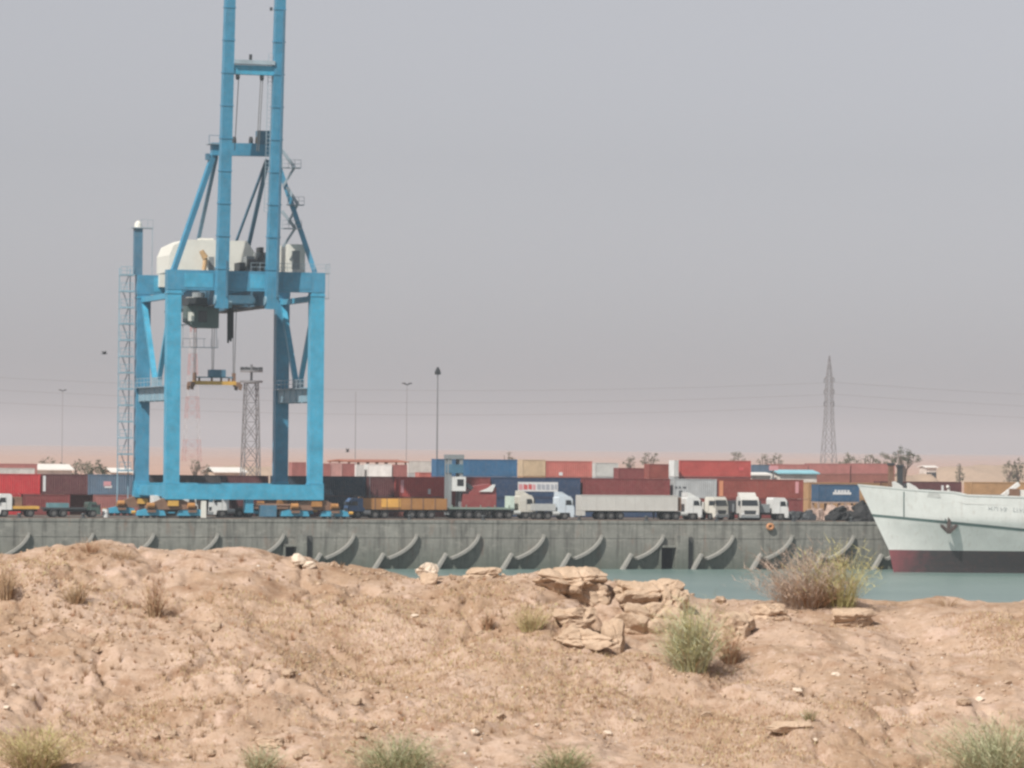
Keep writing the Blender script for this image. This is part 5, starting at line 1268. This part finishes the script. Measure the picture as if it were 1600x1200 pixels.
# ---- container stacker
stk = thing('container_stacker', 'red container stacker with a white cab and tall mast left of the navy containers', 'stacker', Q(s_of(697, 16, 780), 16, DECK + 0.004))
RED = paint('stacker_red', (0.26, 0.05, 0.05), 0.5, 0.2, 0.3)
def K(px, py, t=16): s, z = at_t(px, py, t); return s - s_of(697, 16, 780), z - DECK
x1 = K(770, 760)[0]
MB().box(1.8, x1, -1.6, 1.6, 1.2, 3.1).build('body', RED, stk); MB().prism([(2.6, 3.1), (x1, 3.1), (x1, K(0, 758)[1] + 0.1), (x1 - 0.8, K(0, 757)[1] + 0.5), (3.4, 4.1)], -1.5, 1.5).build('counterweight', RED, stk)
ca, cz = K(703, 767); cb_, cz1 = K(722, 745)
cabs = MB().box(ca, cb_, -1.75, 0.2, cz, cz1).build('cab', WHITE, stk); MB().box(ca + 0.45, cb_ - 0.3, -1.78, -1.755, cz + 0.65, cz1 - 0.3).build('side_window', GLASS, cabs)
w0 = K(742, 768); w1 = K(768, 757); MB().prism([(w0[0], w0[1]), (w1[0] - 0.4, w0[1]), (w1[0], w1[1]), (w1[0] - 0.35, w1[1]), (w0[0] + 1.2, w0[1] + 0.45)], -1.8, -1.6).build('white_guard', WHITE, stk)
zm = K(705, 711)[1]
for x in (0.25, 1.75):
    MB().box(x - 0.22, x + 0.22, -0.9, -0.4, 0.4, zm).build('mast_rail', GREYM, stk); MB().box(x - 0.22, x + 0.22, 0.4, 0.9, 0.4, zm).build('mast_rail', GREYM, stk)
MB().box(-0.05, 2.1, -1.0, 1.0, zm - 0.5, zm + 0.05).build('mast_head', GREYM, stk); MB().box(0.05, 2.0, -1.05, 1.0, zm - 2.3, zm - 1.2).build('carriage', BLUE_D, stk)
MB().bar((2.2, -1.2, 4.4), (4.8, -1.2, 2.6), 0.5, 0.5).build('tilt_arm', DARK, stk)
MB().box(0.0, x1, -1.7, 1.7, 0.75, 1.2).build('chassis', DARK, stk)
for x in (1.0, x1 - 1.0):
    for y in (-1.5, 1.5):
        w_ = link('wheel', TY, stk, (x, y, 0.76)); w_.scale = (1.5, 1.5, 1.5); link('rim', RMm, w_)

# ---- heap of black rubber and debris by the ship's bow
def heap(name, px0, px1, ytop, t, seed, mat, label, cat, tyres=False):
    s0, s1 = s_of(px0, t, 800), s_of(px1, t, 800); zt = at_t(px0, ytop, t)[1] - DECK
    hp_ = thing(name, label, cat, Q((s0 + s1) / 2, t, DECK))
    r_ = random.Random(seed); L = (s1 - s0)
    if tyres:
        for k in range(34):
            x = r_.uniform(-0.45, 0.45) * L; hgt = zt * (1 - (2 * abs(x) / L) ** 1.8) * r_.uniform(0.1, 0.95)
            o = link('old_tyre', TY, hp_, (x, r_.uniform(-1.2, 1.2), max(0.2, hgt - 0.1))); o.rotation_euler = (r_.uniform(-1.6, 1.6), r_.uniform(-0.6, 0.6), r_.uniform(0, 6)); f_ = r_.uniform(1.2, 1.9); o.scale = (f_, f_, f_)
        me = rock_mesh('rubber_core', L * 0.42, 1.2, zt * 0.8, seed, mat, 4, 0.25); link('rubber_core', me, hp_, (0, 0, 0))
    else:
        for k in range(7):
            me = rock_mesh('rubble_block', r_.uniform(0.5, 1.1), r_.uniform(0.5, 0.9), zt * r_.uniform(0.4, 0.75), seed + k, mat, 3, 0.4)
            link('rubble_block', me, hp_, ((k / 6 - 0.5) * L * 0.9, r_.uniform(-0.8, 0.8), zt * 0.2), r_.uniform(0, 3))
heap('tyre_heap', 1330, 1374, 783, 4.0, 11, BLACK, 'black heap of old rubber tyres on the quay at the ship\'s bow', 'tyre heap', True)
heap('tyre_heap', 1296, 1324, 795, 4.5, 14, BLACK, 'low dark heap of tyres left of the big black heap', 'tyre heap', True)
heap('rubble_heap', 1268, 1300, 790, 12, 21, fm, 'pinkish brown rubble below the blue container', 'rubble')
heap('rubble_heap', 1298, 1340, 786, 14, 27, fm, 'pinkish brown rubble behind the black tyre heaps', 'rubble')
heap('scrap_heap', 1232, 1266, 795, 11, 33, DARK, 'dark scrap lying right of the last white lorry', 'scrap')
# ---- two dark posts by the bow
for px, yt, lb in ((1358, 723, 'taller rusty post standing left of its pair behind the ship\'s bow'), (1372, 726, 'shorter dark post standing right of its pair behind the ship\'s bow')):
    t = 40; s, z = at_t(px, yt, t); po = thing('steel_post', lb, 'post', Q(s, t - 8, DECK))
    hz_ = at_t(px, yt, t - 8)[1] - DECK; MB().box(-0.32, 0.32, -0.3, 0.3, 0, hz_ - 0.3).build('shaft', RUSTY if px < 1365 else DARK, po); MB().box(-0.42, 0.42, -0.4, 0.4, hz_ - 0.3, hz_).build('cap', DARK, po)

# ================================================================== TOWERS, LAMPS, PYLON
def lattice(mb, w0, w1, z0, z1, n_, r_, pts=4):
    cor = lambda u: [(sx_ * (w0 + (w1 - w0) * u) / 2, sy_ * (w0 + (w1 - w0) * u) / 2, z0 + (z1 - z0) * u) for sx_, sy_ in ((-1, -1), (1, -1), (1, 1), (-1, 1))]
    for k in range(n_):
        a, b_ = cor(k / n_), cor((k + 1) / n_)
        for i in range(4):
            j = (i + 1) % 4; mb.bar(a[i], b_[i], r_); mb.bar(b_[i], b_[j], r_ * 0.7); mb.bar(a[i], b_[j], r_ * 0.7); mb.bar(a[j], b_[i], r_ * 0.7)
def tower(px, ytop, t):
    s, z = at_t(px, ytop, t); return s, z - DECK
t = 190; s, H = tower(393, 575, t)
fl = thing('floodlight_tower', 'dark lattice floodlight tower with two round platforms seen through the crane', 'light tower', Q(s, t, DECK), TH, 'lamps and masts behind the yard')
q = MB(); lattice(q, 3.0, 2.0, 0, H - 2.6, 6, 0.15); q.build('lattice_mast', GALV, fl)
for z in (H - 2.5, H - 0.7):
    pl = MB(); pl.tube((0, 0, z), (0, 0, z + 0.35), 1.95, n=16); pl.build('platform', GALV, fl)
q = MB(); q.bar((0, 0, H - 2.4), (0, 0, H + 0.6), 0.35); q.build('centre_post', GALV, fl)
for k in range(8):
    a = k * math.pi / 4; MB().box(1.7 * math.cos(a) - 0.22, 1.7 * math.cos(a) + 0.22, 1.7 * math.sin(a) - 0.22, 1.7 * math.sin(a) + 0.22, H - 0.35, H + 0.15).build('floodlight', DARK, fl)
t = 2000; s, H = tower(302, 486, t)
tw = thing('lattice_mast', 'faint red and white lattice radio mast beyond the crane', 'mast', Q(s, t, DECK), TH)
RW = [plain('mast_red', (0.40, 0.16, 0.14), 0.6), plain('mast_white', (0.45, 0.45, 0.46), 0.6)]
for k in range(7):
    q = MB(); a, b_ = k / 7, (k + 1) / 7; lattice(q, 10 - 8 * a, 10 - 8 * b_, H * a, H * b_, 2, 0.22); q.build('mast_section', RW[k % 2], tw)
def mast(px, ytop, t, label, head, r_=0.16):
    s, H = tower(px, ytop, t); o = thing('lamp_mast', label, 'lamp mast', Q(s, t, DECK), TH, 'lamps and masts behind the yard')
    q = MB(); q.tube((0, 0, 0), (0, 0, H), r_ * 1.5, r_ * 0.8, 8); q.build('pole', GALV, o)
    if head == 'cluster':
        q = MB(); q.tube((0, 0, H - 0.2), (0, 0, H + 0.1), 0.34, n=12); q.box(-0.16, 0.16, -0.16, 0.16, H + 0.1, H + 0.4); q.build('lamp_ring', DARK, o)
        for k in range(6): a = k * math.pi / 3; MB().box(0.3 * math.cos(a) - 0.13, 0.3 * math.cos(a) + 0.13, 0.3 * math.sin(a) - 0.13, 0.3 * math.sin(a) + 0.13, H - 0.7, H - 0.2).build('lamp', DARK, o)
    elif head == 'arm':
        for sg in (-1, 1): MB().bar((0, 0, H - 0.15), (sg * 0.7, 0, H + 0.12), 0.14, 0.2).build('lamp_arm', DARK, o); MB().box(sg * 0.65 - 0.3, sg * 0.65 + 0.3, -0.2, 0.2, H + 0.02, H + 0.22).build('lamp', DARK, o)
mast(684, 578, 100, 'tall thin lamp mast left of the bright blue container', 'cluster', 0.10)
mast(636, 600, 260, 'thin street lamp with a double head left of the tall lamp mast', 'arm', 0.045)
mast(556, 612, 900, 'very faint far mast right of the crane', None, 0.11)
mast(98, 610, 500, 'very faint street lamp at the far left', 'arm', 0.05)
mast(578, 744, 24.0, 'pale pole with a broad foot in front of the dark containers right of the crane', None, 0.06)
t = 1150; s, H = tower(1296, 556, t)
py_ = thing('power_pylon', 'grey lattice power pylon standing far behind the yard at right', 'pylon', Q(s, t, DECK), TH)
q = MB(); lattice(q, 6.0, 3.3, 0, H * 0.45, 4, 0.2); lattice(q, 3.3, 2.3, H * 0.45, H * 0.80, 5, 0.2); lattice(q, 2.3, 0.3, H * 0.80, H, 3, 0.18); q.build('lattice_body', GALV, py_)
for u in (0.60, 0.70, 0.80):
    q = MB()
    for sg in (-1, 1): q.bar((0, sg * 1.0, H * u), (0, sg * 6.0, H * u + 0.4), 0.25); q.bar((0, sg * 1.0, H * u + 1.4), (0, sg * 6.0, H * u + 0.4), 0.22)
    q.build('cross_arm', GALV, py_)
    for sg in (-1, 1): q = MB(); q.tube((0, sg * 5.8, H * u + 0.3), (0, sg * 5.8, H * u - 1.3), 0.14, n=6); q.build('insulator', DARK, py_)
for u, wd in ((0.60, 'lowest'), (0.70, 'middle'), (0.80, 'top')):
    for sg, ex, sd in ((-1, -420, 'left'), (1, 420, 'right')):
        q = MB(); pr = None
        for k in range(25):
            f_ = k / 24; p = (ex * f_, -5.8, H * u - 1.3 - 7.5 * 4 * f_ * (1 - f_) * 0.8)
            if pr: q.tube(pr, p, 0.045, n=5)
            pr = p
        o = q.build('power_cable', CABLE); o.location = Q(s, t, DECK); o.rotation_euler = (0, 0, TH)
        tag(o, f'{wd} thin power cable running {sd} from the pylon', 'cable', 'power cables of the pylon')

# ================================================================== SHEDS AND LOW BUILDINGS
def shed(px0, px1, yeave, t, dpt, wallm, roofm, label, ridge=0.5, posts=False, name='shed', doors=3):
    s0, s1 = s_of(px0, t), s_of(px1, t); ze = at_t((px0 + px1) / 2, yeave, t)[1] - DECK - ridge; L = s1 - s0
    o = thing(name, label, 'building', Q((s0 + s1) / 2, t, DECK - 0.1))
    if posts:
        for k in range(7):
            x = -L / 2 + L * k / 6
            for y in (0.3, dpt - 0.3): MB().box(x - 0.14, x + 0.14, y - 0.14, y + 0.14, 0, ze).build('post', wallm, o)
    else:
        w_ = MB().box(-L / 2, L / 2, 0, dpt, 0, ze).build('wall', wallm, o)
        for k in range(doors):
            x = -L / 2 + L * (k + 0.5) / doors; MB().box(x - 0.7, x + 0.7, -0.05, -0.002, ze * 0.3, ze * 0.75).build('window', GLASS, o)
    MB().add([(-L / 2 - 0.4, -0.5, ze), (L / 2 + 0.4, -0.5, ze), (L / 2 + 0.4, dpt / 2, ze + ridge), (-L / 2 - 0.4, dpt / 2, ze + ridge), (-L / 2 - 0.4, dpt + 0.5, ze), (L / 2 + 0.4, dpt + 0.5, ze),
              (-L / 2 - 0.4, -0.5, ze + 0.2), (L / 2 + 0.4, -0.5, ze + 0.2), (L / 2 + 0.4, dpt / 2, ze + ridge + 0.2), (-L / 2 - 0.4, dpt / 2, ze + ridge + 0.2), (-L / 2 - 0.4, dpt + 0.5, ze + 0.2), (L / 2 + 0.4, dpt + 0.5, ze + 0.2)],
             [(0, 1, 2, 3), (3, 2, 5, 4), (6, 9, 8, 7), (9, 10, 11, 8), (0, 6, 7, 1), (4, 5, 11, 10), (0, 3, 9, 6), (3, 4, 10, 9), (1, 7, 8, 2), (2, 8, 11, 5)]).build('roof', roofm, o)
RR = paint('roof_red', (0.36, 0.13, 0.08), 0.7); RC = paint('roof_cyan', (0.25, 0.52, 0.60), 0.6, 0.1, 0.05); RWt = paint('roof_white', (0.74, 0.72, 0.68), 0.7, 0.08, 0.08); WT = paint('wall_tan', (0.48, 0.38, 0.29), 0.8); WP = paint('wall_pale', (0.60, 0.55, 0.50), 0.8)
shed(546, 634, 719, 205, 14, RUSTY, RR, 'far open shed with a thin red roof right of the crane', 0.3, True)
shed(1218, 1276, 735, 150, 6, WP, RC, 'low building with a pale turquoise roof above the brownish containers', 0.5)
shed(1175, 1203, 739, 120, 6, WP, RWt, 'low white-roofed hut under the grey-blue container', 0.3, doors=1)
shed(56, 112, 726, 300, 10, WP, RWt, 'long low building with a white roof at the left', 1.0, doors=6)
shed(176, 206, 732, 260, 8, WT, RWt, 'small pale building with a white roof beside the crane\'s stairs', 0.7, doors=3)
shed(336, 384, 731, 420, 12, WT, RWt, 'far pale building seen between the crane\'s legs', 1.0, doors=4)
shed(1447, 1463, 728, 560, 5, WP, RWt, 'small far white building above the ship\'s bow', 0.4, doors=2)
sg_ = thing('sign_board', 'small red sign board beside the grey-blue container', 'sign', Q(s_of(1208, 118), 118, DECK))
zsg = at_t(1208, 728, 118)[1] - DECK
MB().box(-0.12, 0.12, -0.08, 0.08, 0, zsg - 0.6).build('post', GALV, sg_); MB().box(-0.75, 0.75, -0.18, -0.09, zsg - 0.7, zsg).build('panel', PP, sg_)

# ================================================================== TREES
TM = plain('tree_bark', (0.13, 0.10, 0.08), 0.9); FM = [pmat('foliage_dark', (0.055, 0.07, 0.035), 0.4), pmat('foliage_olive', (0.14, 0.135, 0.09), 0.4)]
def tree(px, ytop, wpx, t, label, seed, ybase=None, fol=0, ball=False, palm=False):
    s, z = at_t(px, ytop, t); H = z - DECK; k = F / (520 + t * 1.03); W = max(wpx / k / 2, 0.2 * H)
    o = thing('tree', label, 'tree', Q(s, t, DECK - 0.1)); r_ = random.Random(seed); rg = np.random.default_rng(seed)
    ch = min(H * 0.85, max(W * 1.5, H * 0.45)); cz = H - ch / 2
    if ball: ch = H * 0.85; cz = H - ch / 2
    q = MB(); q.tube((0, 0, 0), (r_.uniform(-0.2, 0.2), 0, H * 0.6), 0.05 * H ** 0.9, 0.02 * H, 8)
    limbs = []
    for i in range(7):
        a = r_.uniform(0, 6.28); e = Vector((math.cos(a) * W * r_.uniform(0.4, 0.85), math.sin(a) * W * 0.7, cz + ch * r_.uniform(-0.25, 0.4))); limbs.append(e)
        q.tube((0, 0, H * r_.uniform(0.25, 0.5)), e, 0.02 * H, 0.006 * H, 6)
    q.build('trunk', TM, o)
    V = []; Fc = []; nc = 46 if not ball else 70
    for c in range(nc):
        a = rg.uniform(0, 6.28); u = rg.uniform(-1, 1); rr = rg.uniform(0.35, 1.0) ** 0.6
        cx_ = Vector((math.cos(a) * math.sqrt(1 - u * u) * W * rr, math.sin(a) * math.sqrt(1 - u * u) * W * 0.8 * rr, cz + u * ch / 2 * rr))
        if not ball and rg.uniform() < 0.28: continue
        cr = W * rg.uniform(0.16, 0.34)
        for l in range(34):
            d = rg.normal(0, 1, 3); d = d / np.linalg.norm(d) * cr * rg.uniform(0.2, 1.0); p = np.array(cx_) + d * np.array([1, 1, 0.75])
            e1 = rg.normal(0, 1, 3); e1 /= np.linalg.norm(e1); e2 = rg.normal(0, 1, 3); e2 /= np.linalg.norm(e2); sz = W * rg.uniform(0.055, 0.12)
            o_ = len(V); V += [p, p + e1 * sz, p + e2 * sz]; Fc.append((o_, o_ + 1, o_ + 2))
    raw_mesh('crown', np.array(V), np.array(Fc), FM[fol], o)
tree(152, 717, 34, 150, 'round dark green tree left of the crane\'s stairs', 1, ball=True)
tree(75, 713, 26, 420, 'far low tree behind the long white-roofed building', 2, fol=1)
tree(118, 720, 70, 460, 'far low spreading tree left of the round dark one', 32, fol=1)
tree(305, 714, 22, 300, 'grey-green tree seen between the crane\'s legs', 3, fol=1)
tree(322, 724, 12, 300, 'narrow dark tree right of the grey-green one between the crane\'s legs', 4)
tree(984, 711, 16, 420, 'small far tree above the faded maroon container', 5, fol=1)
tree(1015, 704, 30, 420, 'far tree with an open crown left of the long brick red container', 6, fol=1)
tree(1152, 703, 26, 420, 'far grey tree above the right end of the long brick red container', 7, fol=1)
tree(1194, 708, 18, 420, 'left one of two far trees above the grey-blue container', 8, fol=1)
tree(1214, 707, 16, 420, 'right one of two far trees above the grey-blue container', 9, fol=1)
tree(1327, 706, 40, 380, 'far round tree right of the pylon', 10, fol=1, ball=True)
tree(1385, 706, 36, 340, 'far grey tree left of the largest tree', 11, fol=1)
tree(1414, 697, 46, 330, 'largest tree on the skyline, behind the ship\'s bow', 12)
tree(1360, 708, 24, 380, 'far dim tree between the round tree and the grey one', 13, fol=1)
tree(1500, 722, 12, 500, 'tiny far bush on the sand bank above the ship', 14, ball=True)
tree(1577, 715, 14, 430, 'left one of two small trees near the right edge', 15, fol=1, ball=True)
tree(1591, 712, 14, 430, 'right one of two small trees near the right edge', 16, ball=True)
tree(795, 706, 16, 200, 'small bare tree sticking up behind the bright blue container', 17, fol=1)

# ---- birds
def bird(px, py, dist, span, label, bank_):
    d = ray(px, py); p = CAM + d * (dist / d.y); o = thing('bird', label, 'bird', p, 0.6)
    q = MB(); h = span / 2
    q.tube((-0.3 * span, 0, 0), (0, 0, 0.01), 0.015, 0.05 * span, 8); q.tube((0, 0, 0.01), (0.28 * span, 0, 0.03), 0.05 * span, 0.02, 8); q.build('body', DARK, o, True)
    for sg in (-1, 1):
        q = MB(); z1 = bank_ * h; q.add([(0.1 * span, 0, 0.02), (-0.1 * span, 0, 0.02), (-0.08 * span, sg * h * 0.55, z1 * 0.8), (0.08 * span, sg * h * 0.5, z1 * 0.8), (-0.1 * span, sg * h, z1 * 0.7), (0.1 * span, 0, 0.035), (-0.1 * span, 0, 0.03), (-0.08 * span, sg * h * 0.55, z1 * 0.8 + .01), (0.08 * span, sg * h * 0.5, z1 * 0.8 + .015)], [(0, 1, 2, 3), (3, 2, 4), (5, 8, 7, 6), (8, 4, 7)]); q.build('wing', DARK, o)
bird(163, 553, 300, 0.9, 'small dark bird flying left of the crane', 0.5)
bird(543, 706, 380, 0.8, 'small dark bird low over the far containers right of the crane', 0.9)

# ================================================================== HAZE
mz = bpy.data.materials.new('dusty_air'); mz.use_nodes = True; nz = mz.node_tree; nz.nodes.clear()
oz = nz.nodes.new('ShaderNodeOutputMaterial'); pv = nz.nodes.new('ShaderNodeVolumePrincipled')
pv.inputs['Color'].default_value = (0.605, 0.65, 0.715, 1); pv.inputs['Density'].default_value = 0.00017; pv.inputs['Anisotropy'].default_value = 0.0
nz.links.new(pv.outputs[0], oz.inputs['Volume'])
hb = MB().box(-12000, 12000, -120, 17500, -4.5, 95); o = hb.build('haze', mz); tag(o, kind='stuff')
